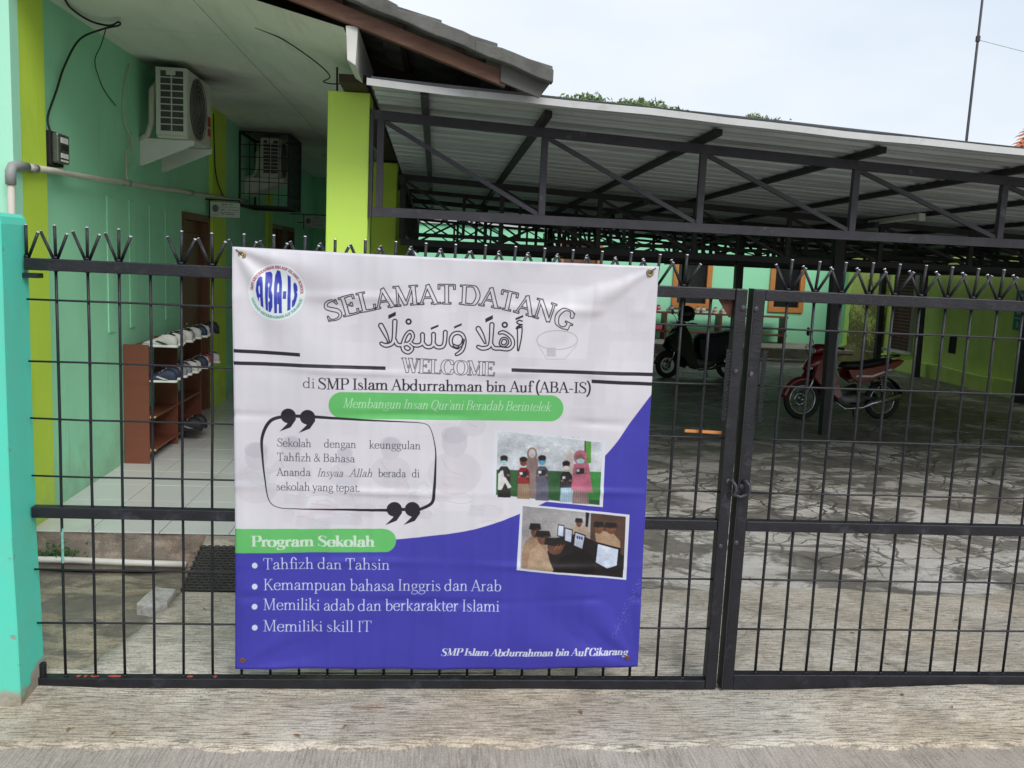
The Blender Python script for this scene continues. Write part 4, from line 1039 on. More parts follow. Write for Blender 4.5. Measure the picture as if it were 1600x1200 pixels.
# ------------------------------------------------------------------ lime boundary wall on the right
LW = thing('boundary_wall', 'lime green boundary wall running along the right side of the yard', 'wall', (10.1, 9, 0))
M_limeW = mat('lime_wall_paint', (.60, .77, .20), .8, .08, .8, .3, 50, stain=(.38, .53, .14), stains=.7, sth=(.50, .85))
w = MB(); w.box(10.1, 10.28, 3.0, 15.3, -.05, 2.75); obj('wall_face', w, M_limeW, LW)
w = MB()
for i in range(40):
    ya = 3.0+12*i/40; yb = ya+.3; w.prism([(10.0+.01*math.sin(i*1.3), -.05), (10.099, -.05), (10.099, .255+.01*math.sin(i)), (10.0+.01*math.sin(i*1.3), .245+.01*math.sin(i))], ya, yb, 'y')
obj('wall_footing', w, M_limeW, LW)
# brown brick pier set in the wall
M_brk = mat('dark_brown_brick', (.10, .045, .032), .85, .25, 6, .4, 60)
w = MB(); w.box(10.02, 10.098, 12.20, 12.92, .40, 2.3); pr = obj('brick_pier', w, M_grout, LW)
for r_ in range(30):
    for c_ in range(3):
        y0_ = 12.21+.235*c_+(.0 if r_ % 2 else 0); b_ = MB(); b_.box(10.008, 10.0195, y0_, y0_+.222, .405+.062*r_, .405+.062*r_+.052); obj('brick', b_, M_brk, pr)
w = MB(); w.box(9.93, 10.06, 12.15, 12.97, .345, .395); obj('pier_sill', w, M_white, LW)
# mossy end wall section
m_, t, b, N, Lk = nodes_of('mossy_lime_plaster', .95)
v = mapped(t); na = tex(t, 'ShaderNodeTexNoise', v, Scale=16.0, Detail=8.0, Roughness=.75); nb = tex(t, 'ShaderNodeTexNoise', v, Scale=1.6, Detail=3.0)
g1 = t.nodes.new('ShaderNodeSeparateXYZ'); Lk(v, g1.inputs[0])
mk = mth(t, 'ADD', mth(t, 'ADD', na.outputs[0], mth(t, 'MULTIPLY', nb.outputs[0], .5)), rng(t, g1.outputs[2], 1.8, .2, -.12, .22))
Lk(mixc(t, rng(t, mk, .74, .84), (.50, .56, .15), (.15, .14, .055)), b.inputs['Base Color'])
bp = N('ShaderNodeBump'); bp.inputs['Distance'].default_value = .02; Lk(na.outputs[0], bp.inputs['Height']); Lk(bp.outputs[0], b.inputs['Normal'])
w = MB(); n = 14
for i in range(n+1):
    for j in range(n+1):
        z = -.05+2.3*j/n; x = 9.99+.03*n2(i*.7, j*.9, 3); y = 13.25+1.35*i/n
        w.v.append((x, y, z))
for i in range(n):
    for j in range(n): a_ = i*(n+1)+j; w.f.append((a_, a_+1, a_+n+2, a_+n+1))
w.box(10.03, 10.098, 13.25, 14.6, -.05, 2.25)
obj('mossy_patch', w, MAT['mossy_lime_plaster'], LW, auto=True)
mound = MB(); n = 18
for i in range(n+1):
    for j in range(n+1):
        x = 9.0+1.2*i/n; y = 12.9+1.7*j/n; e_ = max(0, 1-((x-9.75)/.72)**2-((y-13.7)/.8)**2)
        mound.v.append((x, y, -.01+.42*e_*(.8+.25*n2(x*5, y*5, 2))))
for i in range(n):
    for j in range(n): a_ = i*(n+1)+j; mound.f.append((a_, a_+n+1, a_+n+2, a_+1))
obj('rubble_heap', mound, MAT['mossy_lime_plaster'], label='low grey mossy heap of rubble against the stained lime wall', cat='rubble', auto=True)
w = MB(); w.box(10.085, 10.099, 10.83, 11.02, .50, .80)
obj('wall_slot', w, M_dk, LW)
# stencilled teal sign on the wall (only its left part is in view)
Sg = thing('wall_sign', 'small teal stencilled notice painted on the lime wall at right edge', 'sign', (10.095, 9.3, 1.3))
M_teal = mat('teal_stencil', (.03, .26, .20), .7, .1, 6); M_tealL = mat('pale_stencil', (.33, .55, .42), .7, .1, 6)
w = MB(); w.box(10.092, 10.097, 8.7, 9.42, 1.02, 1.62); obj('panel', w, M_teal, Sg)
for y0_, y1_, z0_, z1_ in ((9.12, 9.36, 1.52, 1.56), (9.12, 9.16, 1.26, 1.52), (9.20, 9.36, 1.26, 1.30), (9.32, 9.36, 1.40, 1.52), (9.12, 9.40, 1.19, 1.21), (9.2, 9.23, 1.06, 1.15), (9.3, 9.33, 1.06, 1.15), (8.8, 9.05, 1.3, 1.34), (8.8, 8.84, 1.34, 1.56)):
    w = MB(); w.box(10.088, 10.0915, y0_, y1_, z0_, z1_); obj('lettering', w, M_tealL, Sg)
# ------------------------------------------------------------------ gate pillar
P_ = thing('gate_pillar', 'bright turquoise plastered gate pillar at the left edge with chipped corner', 'pillar', (-.35, -.06, 0))
a = MB()
lev = [(-.04, .0), (.0, .0), (.3, .001), (.6, -.001), (.9, .0015), (1.2, .0), (1.5, .001), (1.74, .0), (1.765, -.006), (1.778, -.022)]
rg = []
for z, d in lev:
    x1_ = -.108+d+.028*sstep(.9, -.05, z)*.6; y0_ = -.166-d; y1_ = .036
    ch = .004
    rg.append([(-.62, y0_), (x1_-ch, y0_), (x1_, y0_+ch), (x1_, y1_-ch), (x1_-ch, y1_), (-.62, y1_)])
for z_, ring_ in zip([l[0] for l in lev], rg):
    for x, y in ring_: a.v.append((x, y, z_))
nn = 6
for i in range(len(lev)-1):
    for k in range(nn): a.f.append((i*nn+k, i*nn+(k+1) % nn, (i+1)*nn+(k+1) % nn, (i+1)*nn+k))
a.f.append(tuple((len(lev)-1)*nn+k for k in range(nn)))
# turquoise paint with a bare cement toe and chips along the arris
m_, t, b, N, Lk = nodes_of('turquoise_pillar_paint', .5)
v = mapped(t); na = tex(t, 'ShaderNodeTexNoise', v, Scale=2.0, Detail=8.0, Roughness=.65); nb = tex(t, 'ShaderNodeTexNoise', v, Scale=14.0, Detail=8.0, Roughness=.7)
sx = t.nodes.new('ShaderNodeSeparateXYZ'); Lk(v, sx.inputs[0])
base = mixc(t, rng(t, na.outputs[0], .4, .65), (.080, .62, .48), (.12, .56, .43))
base = mixc(t, rng(t, nb.outputs[0], .55, .8, 0, .35), base, (.16, .66, .58))
hz_ = mth(t, 'ADD', mth(t, 'SUBTRACT', rng(t, nb.outputs[0], .3, .7, -.035, .05), sx.outputs[2]), mth(t, 'MULTIPLY', sx.outputs[1], .25))
base = mixc(t, rng(t, hz_, -.085, -.055), base, mixc(t, rng(t, nb.outputs[0], .4, .6), (.22, .18, .12), (.34, .32, .27)))
# hairline chips close to the front arris
ax_ = mth(t, 'ABSOLUTE', mth(t, 'ADD', sx.outputs[0], -.258)); ay_ = mth(t, 'ABSOLUTE', mth(t, 'ADD', sx.outputs[1], .106))
ed = mth(t, 'MAXIMUM', ax_, ay_)
chip = mth(t, 'MULTIPLY', rng(t, ed, .034, .022), rng(t, nb.outputs[0], .61, .64))
base = mixc(t, chip, base, (.30, .30, .27))
Lk(base, b.inputs['Base Color']); bp = N('ShaderNodeBump'); bp.inputs['Distance'].default_value = .004; bp.inputs['Strength'].default_value = .6; Lk(mth(t, 'SUBTRACT', na.outputs[0], chip), bp.inputs['Height']); Lk(bp.outputs[0], b.inputs['Normal'])
obj('pillar_shaft', a, MAT['turquoise_pillar_paint'], P_)
a = MB(); a.box(-.62, -.20, -.10, .02, 1.779, 1.815)
obj('dark_cap_block', a, M_blk, P_, bev=.004)
a = MB(); a.box(-.107, -.055, -.02, .03, 1.555, 1.572); obj('hinge_lug', a, M_blk, P_)
a = MB(); a.cyl((-.085, .005, .02), (-.085, .005, .09), .014); obj('pivot_pin', a, M_blk, P_)

# ------------------------------------------------------------------ gate leaves
M_rust = mat('rusty_gusset', (.09, .035, .022), .8, .3, 12, .4, 90)
ZT0, ZT1 = 1.583, 1.626


def leaf(name, label, x0_, x1_, bars, zt, zb1, post_left, post_right, spk):
    G = thing(name, label, 'gate', ((x0_+x1_)/2, 0, 0), 'black metal gate leaves')
    zt0, zt1 = zt
    a = MB(); a.box(x0_, x1_, -.020, .020, zt0, zt1); obj('top_rail', a, M_blk, G, bev=.003)
    a = MB(); a.box(x0_, x1_, -.020, .020, .669, .711); obj('middle_rail', a, M_blk, G, bev=.003)
    a = MB(); a.box(x0_, x1_, -.022, .022, .002, zb1); obj('bottom_rail', a, M_blk, G, bev=.003)
    for px_, pw in [p for p in (post_left, post_right) if p]:
        a = MB(); a.box(px_, px_+pw, -.0235, .0235, .0035, zt1+.001)
        st_ = obj('stile', a, M_blk, G, bev=.004)
    for k, x in enumerate(bars):
        a = MB(); r_ = .0056
        P = []
        for j in range(7):
            z = zb1-.004+(zt0-zb1+.008)*j/6; P.append((x+rnd.uniform(-.0022, .0022)*(0 < j < 6), .004+rnd.uniform(-.001, .001), z))
        a.tube(P, r_, 6); obj('vertical_bar', a, M_blk, G, smooth=True)
        a = MB().ball((x, .004, zb1+.001), .009, .009, .005, 8, 4); a.ball((x, .004, zt0-.001), .009, .009, .004, 8, 4); obj('weld_bead', a, M_blk, G, smooth=True)
    for z in (1.479, 1.254, 1.042, .826, .466, .257):
        a = MB(); n = 14; xa, xb = x0_+.001, x1_+.003
        a.tube([(xa+(xb-xa)*i/n, -.007+rnd.uniform(-.0008, .0008), z+rnd.uniform(-.0015, .0015)) for i in range(n+1)], .0040, 6); obj('horizontal_bar', a, M_blk, G, smooth=True)
    for x, sp in spk:
        zz = zt1
        for dx, dz, dy in ((0.004, .118, -.012), (-.052, .098, .008), (.052, .090, -.026)):
            tip = Vector((x+dx*sp+rnd.uniform(-.003, .003), .004+dy+rnd.uniform(-.003, .003), zz+dz+rnd.uniform(-.003, .003))); bt = Vector((x+dx*.10, .004, zz-.004))
            a = MB(); a.tube([bt, tip], .0057, 7); s_ = obj('spike', a, M_blk, G, smooth=True)
            d_ = (tip-bt).normalized(); a = MB(); a.tube([tip+d_*.0003, tip+d_*.0022], [.0060, .0050], 7); obj('cut_tip', a, M_tip, s_)
        a = MB().ball((x, .004, zz+.004), .012, .011, .007, 8, 5); obj('weld_bead', a, M_blk, G, smooth=True)
    return G


lb = [.11*k for k in range(23)]
GL = leaf('gate_leaf', 'wide left black gate leaf carrying the welcome banner', -.10, 2.508, lb, (1.583, 1.626), .041, None, (2.509, .046),
          [(-.100, 1)]+[(x, 1) for i, x in enumerate(lb) if i not in (3, 22)])
rb = [2.7236+.1075*k for k in range(24)]
GR = leaf('gate_leaf', 'right black gate leaf in front of the red moped', 2.6262, 5.36, rb, (1.585, 1.628), .066, (2.580, .046), (5.36, .045), [(x, .97) for x in rb])
# extra details of the meeting stiles: perforated strips, gusset, bolt rings
for x, par in ((2.494, GL), (2.6385, GR)):
    a = MB(); z = 1.12
    a.box(x-.007, x+.007, -.030, -.026, 1.115, 1.395)
    st_ = obj('strip_plate', a, M_blk, par)
    a = MB(); k = 0
    while z < 1.39: a.beam((x-.009, -.033, z), (x+.010, -.033, z+.008), .004, .0045); z += .0125
    obj('strip_weld', a, M_blk, st_)
a = MB(); a.box(2.575, 2.5792, -.031, .030, .004, 1.63); obj('closing_flat', a, M_blkD, GR)
a = MB(); a.prism([(2.452, 1.582), (2.508, 1.582), (2.508, 1.515), (2.498, 1.515)], .006, .012, 'y'); obj('corner_gusset', a, M_rust, GL)
for x, par in ((2.534, GL), (2.600, GR)):
    for z in (1.535, 1.30, .86, .62):
        a = MB().ball((x+rnd.uniform(-.012, .012), -.024, z+rnd.uniform(-.02, .02)), .012, .006, .012, 8, 5); obj('weld_bead', a, M_steel, par, smooth=True)
for x, par in ((2.549, GL), (2.604, GR)):
    a = MB(); P = [(x-.010, -.024, .872), (x-.002, -.044, .880), (x+.010, -.052, .862), (x+.013, -.050, .840), (x+.006, -.046, .822), (x-.010, -.024, .820)]
    a.tube(P, .0062, 7); obj('padlock_ring', a, M_steel, par, smooth=True)
a = MB(); a.tube([(2.553, -.046, .826), (2.58, -.050, .818), (2.606, -.046, .826)], .006, 7); obj('latch_pin', a, M_steel, GL, smooth=True)
# flaked red primer on the bottom rail
M_red = mat('red_primer_flake', (.36, .07, .045), .8, .3, 30)
for x, w_ in ((.05, .009), (.075, .007), (.108, .016), (.185, .024), (.465, .014), (.56, .008)):
    a = MB(); P = [(x+w_*math.cos(k*PI/4)*(.8+.4*rnd.random()), -.002+.009*math.sin(k*PI/4)) for k in range(8)]
    a.prism(P, .0412, .0418, 'z'); obj('red_flake', a, M_red, GL)
a = MB(); a.tube([(0, .003, .49), (0, .003, .60), (0, .003, .625)], [.0049, .0051, .0046], 6); obj('paint_drip', a, mat('old_teal_paint', (.16, .38, .34), .6, .3, 40), GL)
# orange stick caught on the far side of the gate
a = MB(); a.beam((2.36, .022, 1.062), (2.515, .022, 1.058), .010, .011)
obj('wooden_stick', a, mat('raw_orange_wood', (.55, .22, .07), .7, .2, 8), label='short orange wooden slat lying on a gate wire beside the meeting posts', cat='stick', bev=.001)

# ------------------------------------------------------------------ banner
img = build_print(1500)
im = bpy.data.images.new('banner_print', 1500, 1500, alpha=False)
px = np.ones((1500, 1500, 4), np.float32); px[..., :3] = np.clip(img[::-1], 0, 1); im.pixels.foreach_set(px.ravel()); im.update(); im.pack()
m_, t, b, N, Lk = nodes_of('printed_vinyl', .42)
b.inputs['Specular IOR Level'].default_value = .35
ti = N('ShaderNodeTexImage'); ti.image = im; ti.interpolation = 'Cubic'
uvn = N('ShaderNodeUVMap'); uvn.uv_map = 'print'; Lk(uvn.outputs[0], ti.inputs[0])
v = mapped(t); nf = tex(t, 'ShaderNodeTexNoise', v, Scale=4.0, Detail=5.0); nn_ = tex(t, 'ShaderNodeTexNoise', v, Scale=9.0, Detail=3.0)
sc_ = N('ShaderNodeVectorMath'); sc_.operation = 'SCALE'; Lk(ti.outputs[0], sc_.inputs[0]); Lk(rng(t, nf.outputs[0], .3, .7, .64, .72), sc_.inputs['Scale'])
Lk(sc_.outputs[0], b.inputs['Base Color']); bp = N('ShaderNodeBump'); bp.inputs['Strength'].default_value = .35; bp.inputs['Distance'].default_value = .004; Lk(nn_.outputs[0], bp.inputs['Height']); Lk(bp.outputs[0], b.inputs['Normal'])
TL, TR, BR, BL = Vector((.628, 0, 1.699)), Vector((2.201, 0, 1.698)), Vector((2.224, 0, .100)), Vector((.642, 0, .084))
NB = 150
me = bpy.data.meshes.new('welcome_banner'); vs2 = []; uv = []


def wrinkle(u, w_):
    # u across, w_ down (0 top)
    d = 0
    for fy, am, wd in ((.105, .0035, .010), (.268, .004, .006), (.375, -.004, .007), (.555, .0045, .006), (.735, .0035, .007), (.825, -.004, .006)):
        yy = w_-fy-.006*math.sin(u*7+fy*20); d += 1.5*am*math.exp(-(yy/wd)**2)*(.6+.4*math.sin(u*13+fy*40))
    for fx, am in ((.33, .0016), (.66, -.0018)):
        d += am*math.exp(-((u-fx-.004*math.sin(w_*9))/.006)**2)
    for cx_, cy_, ang, am in ((0, 0, .75, .010), (1, 0, 2.45, .012), (0, 1, -.8, .006), (1, 1, -2.4, .007)):
        dx, dy = u-cx_, w_-cy_; r_ = math.hypot(dx, dy); an = math.atan2(dy, dx)
        d += am*math.exp(-r_/.28)*math.sin((an-ang)*9)*min(1, r_*9)
    d += .005*math.sin(u*5.2+w_*2.1)*math.sin(w_*4.4+.5)+.0022*math.sin(u*17+w_*7)*math.sin(w_*13)+.0010*math.sin(u*43)*math.sin(w_*31+u*5)
    for k in range(14):   # the bars press through from behind
        xb_ = (.66+.11*k-.63)/1.58; d += .0016*math.exp(-((u-xb_)/.008)**2)
    return max(-.005, d*1.35)


for j in range(NB+1):
    for i in range(NB+1):
        u, w_ = i/NB, j/NB
        p = TL*(1-u)*(1-w_)+TR*u*(1-w_)+BR*u*w_+BL*(1-u)*w_
        sag = .0045*math.sin(PI*u)*(1-w_)**3-.003*math.sin(PI*u*2)*w_**4+.0015*math.sin(u*29)*w_**8
        edge = .004*math.sin(PI*w_)*(u**6)-.003*math.sin(PI*w_)*((1-u)**6)
        vs2.append((p.x-edge, -.030-wrinkle(u, w_), p.z-sag)); uv.append((u, 1-w_))
fs2 = [(j*(NB+1)+i, (j+1)*(NB+1)+i, (j+1)*(NB+1)+i+1, j*(NB+1)+i+1) for j in range(NB) for i in range(NB)]
me.from_pydata(vs2, [], fs2); ul = me.uv_layers.new(name='print')
for lp in me.loops: ul.data[lp.index].uv = uv[lp.vertex_index]
me.polygons.foreach_set('use_smooth', [True]*len(me.polygons)); me.update(); me.materials.append(MAT['printed_vinyl'])
bn = bpy.data.objects.new('welcome_banner', me); COL.objects.link(bn)
sm = bn.modifiers.new('solid', 'SOLIDIFY'); sm.thickness = .0012; sm.offset = -1
bn['label'] = 'white and blue printed welcome banner tied to the front of the gate'; bn['category'] = 'banner'
M_br = mat('dull_brass_eyelet', (.30, .24, .13), .4, .2, 20, metal=.8); M_rst = mat('rusted_eyelet', (.16, .07, .04), .7, .3, 30, metal=.3)
for (u, w_, m__) in ((.022, .018, M_br), (.978, .016, M_br), (.018, .978, M_rst), (.972, .975, M_rst)):
    p = TL*(1-u)*(1-w_)+TR*u*(1-w_)+BR*u*w_+BL*(1-u)*w_; y = -.031-wrinkle(u, w_)
    es = 1.0 if w_ < .5 else .72
    a = MB().ring((p.x, y-.001, p.z), .0105*es, (.0042*es, .002), 'y', 18, 6); a.cyl((p.x, y-.0006, p.z), (p.x, y+.0, p.z), .0075*es, 12); e_ = obj('eyelet', a, m__, None, smooth=True); e_.parent = bn
    if w_ < .5:
        sgn = -1 if u < .5 else 1
        a = MB().tube([(p.x, y-.003, p.z), (p.x+sgn*.008, y-.007, p.z+.010), (p.x+sgn*.020, y-.002, p.z+.018), (p.x+sgn*.032, .0, p.z+.022)], .0022, 5); e_ = obj('wire_tie', a, M_steel, None); e_.parent = bn
# ------------------------------------------------------------------ air conditioner outdoor units
M_acd = mat('ac_inner_dark', (.075, .072, .07), .7, .2, 10); M_gg = mat('fan_guard_grey', (.17, .17, .16), .5, .1, 9); M_fin = mat('ac_fins', (.10, .10, .095), .6, .2, 30, metal=.4); M_acr = mat('red_label', (.40, .03, .05), .5, .1, 9)


def ac_unit(name, label, x0, x1, y0, y1, z0, z1, labels=True):
    T_ = thing(name, label, 'air conditioner', ((x0+x1)/2, (y0+y1)/2, z0), 'air conditioner units')
    a = MB(); a.box(x0, x1, y0+.012, y1, z0, z1); bd = obj('casing', a, M_acw, T_, bev=.012)
    # louvred end facing the gate
    fx0, fx1, fz0, fz1 = x0+.022, x1-.018, z0+.035, z1-.012
    a = MB(); a.box(fx0, fx1, y0+.004, y0+.0115, fz0, fz1); obj('fin_coil', a, M_acd, T_)
    fr = MB(); t_ = .013
    fr.box(x0+.004, fx0+t_, y0-.006, y0+.0115, z0+.02, z1-.004); fr.box(fx1-t_*.6, x1-.003, y0-.006, y0+.0115, z0+.02, z1-.004)
    fr.box(fx0+t_, fx1-t_*.6, y0-.006, y0+.0115, fz1-t_, z1-.004); fr.box(fx0+t_, fx1-t_*.6, y0-.006, y0+.0115, z0+.02, fz0+t_)
    mx_ = (fx0+fx1)/2; fr.box(mx_-.004, mx_+.004, y0-.006, y0+.0035, fz0+t_, fz1-t_)
    gr = obj('side_grille', fr, M_acw, T_, bev=.002)
    nb_ = 9
    for k in range(nb_):
        z = fz0+t_+(fz1-fz0-2*t_)*(k+.0)/nb_
        if k:
            a = MB(); a.box(fx0+t_, mx_-.0042, y0-.005, y0+.003, z-.0035, z+.0035); a.box(mx_+.0042, fx1-t_*.6, y0-.005, y0+.003, z-.0035, z+.0035); obj('louvre', a, M_acw, gr)
        for xa, xb in ((fx0+t_, mx_-.004), (mx_+.004, fx1-t_*.6)):
            for q in range(2): a = MB()
    a = MB(); a.box(mx_-.035, mx_+.03, y0-.012, y0-.0062, fz1-.045, fz1-.012); obj('handle_recess', a, M_acw, gr, bev=.003)
    # fan side
    cy_ = y0+(y1-y0)*.42; cz_ = (z0+z1)/2; rf_ = min((y1-y0)*.38, (z1-z0)*.45)
    a = MB(); a.tube([(x1-.003, cy_, cz_), (x1+.0015, cy_, cz_)], rf_, 32); fd = obj('fan_opening', a, M_acd, T_)
    for rr_ in [rf_*q for q in (1.0, .84, .68, .52, .36, .2)]:
        a = MB().ring((x1+.010, cy_, cz_), rr_, .0030, 'x', 32, 5); obj('guard_ring', a, M_gg, fd, smooth=True)
    a = MB()
    for k in range(12): an = k*PI/6; a.beam((x1+.0075, cy_, cz_), (x1+.0075, cy_+rf_*math.cos(an), cz_+rf_*math.sin(an)), .003, .003)
    obj('guard_spokes', a, M_gg, fd)
    if labels:
        for za, zb in ((.35, .50), (.20, .32)):
            a = MB(); a.box(x1+.0005, x1+.0025, y1-.11, y1-.02, z0+(z1-z0)*za, z0+(z1-z0)*zb); obj('red_label', a, M_acr, T_)
    # refrigerant lines
    a = MB(); a.tube([(x0-.006, y0+.10, z1-.08), (x0-.035, y0+.04, z1-.16), (x0-.04, y0+.04, z0+.10), (x0-.075, y0+.06, z0+.02), (-.80, y0+.07, z0-.01)], [.019, .024, .023, .019, .017], 8)
    obj('lagged_pipe', a, M_zip, T_, smooth=True)
    # wall brackets
    for yy in (y0+.07, y1-.10):
        a = MB(); a.prism([(-.798, z0-.008), (x1+.03, z0-.008), (x1+.03, z0-.035), (-.78, z0-.20), (-.798, z0-.20)], yy-.004, yy+.004, 'y'); a.prism([(-.798, z0-.0075), (x1+.03, z0-.0075), (x1+.03, z0-.003), (-.798, z0-.003)], yy-.004, yy+.045, 'y')
        obj('bracket', a, M_white, T_)
    return T_


ac_unit('air_conditioner', 'cream air conditioner unit on white brackets under the ceiling near the gate', -.665, -.445, 3.38, 4.06, 2.46, 2.95)
ac_unit('air_conditioner', 'smaller air conditioner unit inside a black wire cage', -.62, -.40, 6.95, 7.5, 2.50, 2.93, False)
CG = thing('wire_cage', 'black welded wire cage around the far air conditioner', 'cage', (-.5, 7.1, 2.15))
cx0, cx1, cy0, cy1, cz0, cz1 = -.79, -.27, 6.72, 7.55, 2.17, 2.95
a = MB()
for y in (cy0, cy1):
    for z in (cz0, cz1): a.beam((cx0, y, z), (cx1, y, z), .022)
for x in (cx0, cx1):
    for y in (cy0, cy1): a.beam((x, y, cz0), (x, y, cz1), .020)
    for z in (cz0, cz1): a.beam((x, cy0, z), (x, cy1, z), .024)
obj('frame', a, M_blkD, CG)
n = 5
for k in range(1, n):
    x = cx0+(cx1-cx0)*k/n*1.0; a = MB(); a.tube([(x, cy0, cz0), (x, cy0, cz1)], .0045, 5); obj('cage_wire', a, M_blkD, CG)
    a = MB(); a.tube([(x, cy0, cz0), (x, cy1, cz0)], .0045, 5); obj('cage_wire', a, M_blkD, CG)
for k in range(1, 6):
    z = cz0+(cz1-cz0)*k/6; a = MB(); a.tube([(cx0, cy0, z), (cx1, cy0, z)], .0045, 5); obj('cage_wire', a, M_blkD, CG)
    a = MB(); a.tube([(cx1, cy0, z), (cx1, cy1, z)], .0045, 5); obj('cage_wire', a, M_blkD, CG)
for k in range(1, 14):
    y = cy0+(cy1-cy0)*k/14; a = MB(); a.tube([(cx1, y, cz0), (cx1, y, cz1)], .0045, 5); obj('cage_wire', a, M_blkD, CG)
    a = MB(); a.tube([(cx0, y, cz0), (cx1, y, cz0)], .0045, 5); obj('cage_wire', a, M_blkD, CG)
# ------------------------------------------------------------------ wall services
WP = thing('water_pipe', 'cream plastic water pipe with grey elbow running along the green wall', 'pipe', (-.74, 2.0, 2.05))
a = MB(); P = [(-.728+.0*k, 1.37+.08, 2.055) if k == 0 else (-.728-.010*min(1, k/3), 1.45+5.4*k/14, 2.055+.165*(k/14)+.004*math.sin(k*2)) for k in range(15)]
a.tube(P, .017, 10); obj('horizontal_run', a, M_pvc, WP, smooth=True)
a = MB(); a.tube([(-.728, 1.47, 2.056), (-.728, 1.36, 2.053), (-.732, 1.325, 2.045), (-.735, 1.31, 2.02), (-.735, 1.31, 1.955)], .0245, 12); obj('elbow', a, M_pvcg, WP, smooth=True)
a = MB(); a.tube([(-.735, 1.31, 1.96), (-.74, 1.31, .3)], .017, 10); obj('down_pipe', a, M_pvc, WP, smooth=True)
for y, z in ((2.98, 2.10), (4.55, 2.148), (1.56, 2.058)):
    a = MB(); a.tube([(-.735, y-.035, z), (-.735, y+.035, z+.002)], .0235, 12); obj('coupling', a, M_pvcg, WP, smooth=True)
a = MB(); a.tube([(-.735, 3.0, 2.10), (-.745, 3.0, 2.15), (-.76, 3.05, 2.30), (-.77, 3.14, 2.34), (-.77, 3.18, 2.46)], [.012, .006, .006, .005, .005], 6); obj('drain_hose', a, M_zip, WP, smooth=True)
MX = thing('electric_meter', 'grey electric meter box with clear cover on the lime corner pier', 'meter', (-.74, 1.98, 2.1))
a = MB(); a.box(-.798, -.742, 1.80, 1.97, 2.10, 2.285); obj('back_plate', a, M_dk, MX, bev=.006)
a = MB(); a.box(-.742, -.705, 1.81, 1.962, 2.115, 2.275); obj('cover', a, mat('smoked_cover', (.06, .07, .06), .25, .2, 20, spec=.6), MX, bev=.01)
for z0_, z1_, c_ in ((2.225, 2.255, M_white), (2.19, 2.215, M_dk), (2.145, 2.17, M_white), (2.125, 2.135, M_white)):
    a = MB(); a.box(-.705, -.7025, 1.84, 1.935, z0_, z1_); obj('dial_plate', a, c_, MX)
for zz in (2.27, 2.13):
    a = MB(); a.cyl((-.735, 1.97, zz), (-.735, 1.992, zz), .007, 8); obj('screw', a, M_blkD, MX)
def cable(name, label, P, r_=.006, m__=None, sub=6):
    Q = []
    PP = [P[0]]+list(P)+[P[-1]]
    for i in range(1, len(PP)-2):
        A_, B_, C_, D_ = [np.array(q, float) for q in PP[i-1:i+3]]
        for k in range(sub):
            t_ = k/sub; Q.append(tuple(.5*((2*B_)+(C_-A_)*t_+(2*A_-5*B_+4*C_-D_)*t_*t_+(3*B_-A_-3*C_+D_)*t_**3)))
    Q.append(P[-1]); a = MB(); a.tube(Q, r_, 6); return obj(name, a, m__ or M_cable, smooth=True, label=label, cat='cable')


cable('power_cable', 'thick black cable dropping from the ceiling to the meter box', [(-.755, 1.83, 2.28), (-.77, 1.84, 2.36), (-.778, 1.98, 2.52), (-.778, 2.10, 2.68), (-.75, 2.25, 2.86), (-.66, 2.36, 2.95), (-.55, 2.32, 2.97), (-.53, 2.25, 2.972), (-.60, 2.30, 2.96), (-.70, 2.28, 2.975), (-.72, 2.05, 2.985), (-.66, 1.75, 2.985), (-.64, 1.2, 2.985)], .006)
cable('thin_wire', 'thin twisted wire hanging from the cable bundle by the ceiling', [(-.64, 2.36, 2.95), (-.70, 2.45, 2.88), (-.775, 2.55, 2.80), (-.79, 2.68, 2.70), (-.79, 2.80, 2.64), (-.79, 2.95, 2.60)], .003)
cable('wall_wire', 'black wire sagging down the wall beyond the first air conditioner', [(-.76, 5.44, 2.94), (-.755, 5.46, 2.6), (-.755, 5.50, 2.42), (-.755, 5.62, 2.30), (-.75, 5.85, 2.18)], .006)
cable('wall_wire', 'cream wire curling below the first air conditioner', [(-.79, 3.22, 2.92), (-.79, 3.10, 2.70), (-.785, 3.10, 2.52), (-.76, 3.18, 2.40), (-.77, 3.26, 2.30), (-.78, 3.10, 2.20)], .004, M_zip)
cable('loose_wire', 'loose dark wire end sticking out above the nearest lime column', [(.30, 2.0, 2.935), (.45, 2.05, 2.89), (.62, 2.15, 2.80), (.70, 2.18, 2.73), (.66, 2.2, 2.70), (.72, 2.2, 2.69), (.78, 2.2, 2.70)], .0038)
a = MB(); a.tube([(.735, 2.26, 2.66), (.732, 2.26, 2.80)], .007, 6); obj('steel_rod', a, M_blkD, label='short rusty reinforcement rod standing on the nearest lime column', cat='rod')
a = MB()
for k in range(8): a.tube([(-.70, 4.62, 2.66+.018*k), (-.70, 4.62, 2.672+.018*k)], .022, 10)
obj('insulator', a, M_white, label='small ribbed white insulator under the ceiling beside the first air conditioner', cat='insulator')
# hanging room signs
M_sg = mat('sign_plate', (.50, .55, .51), .5, .05, 4)


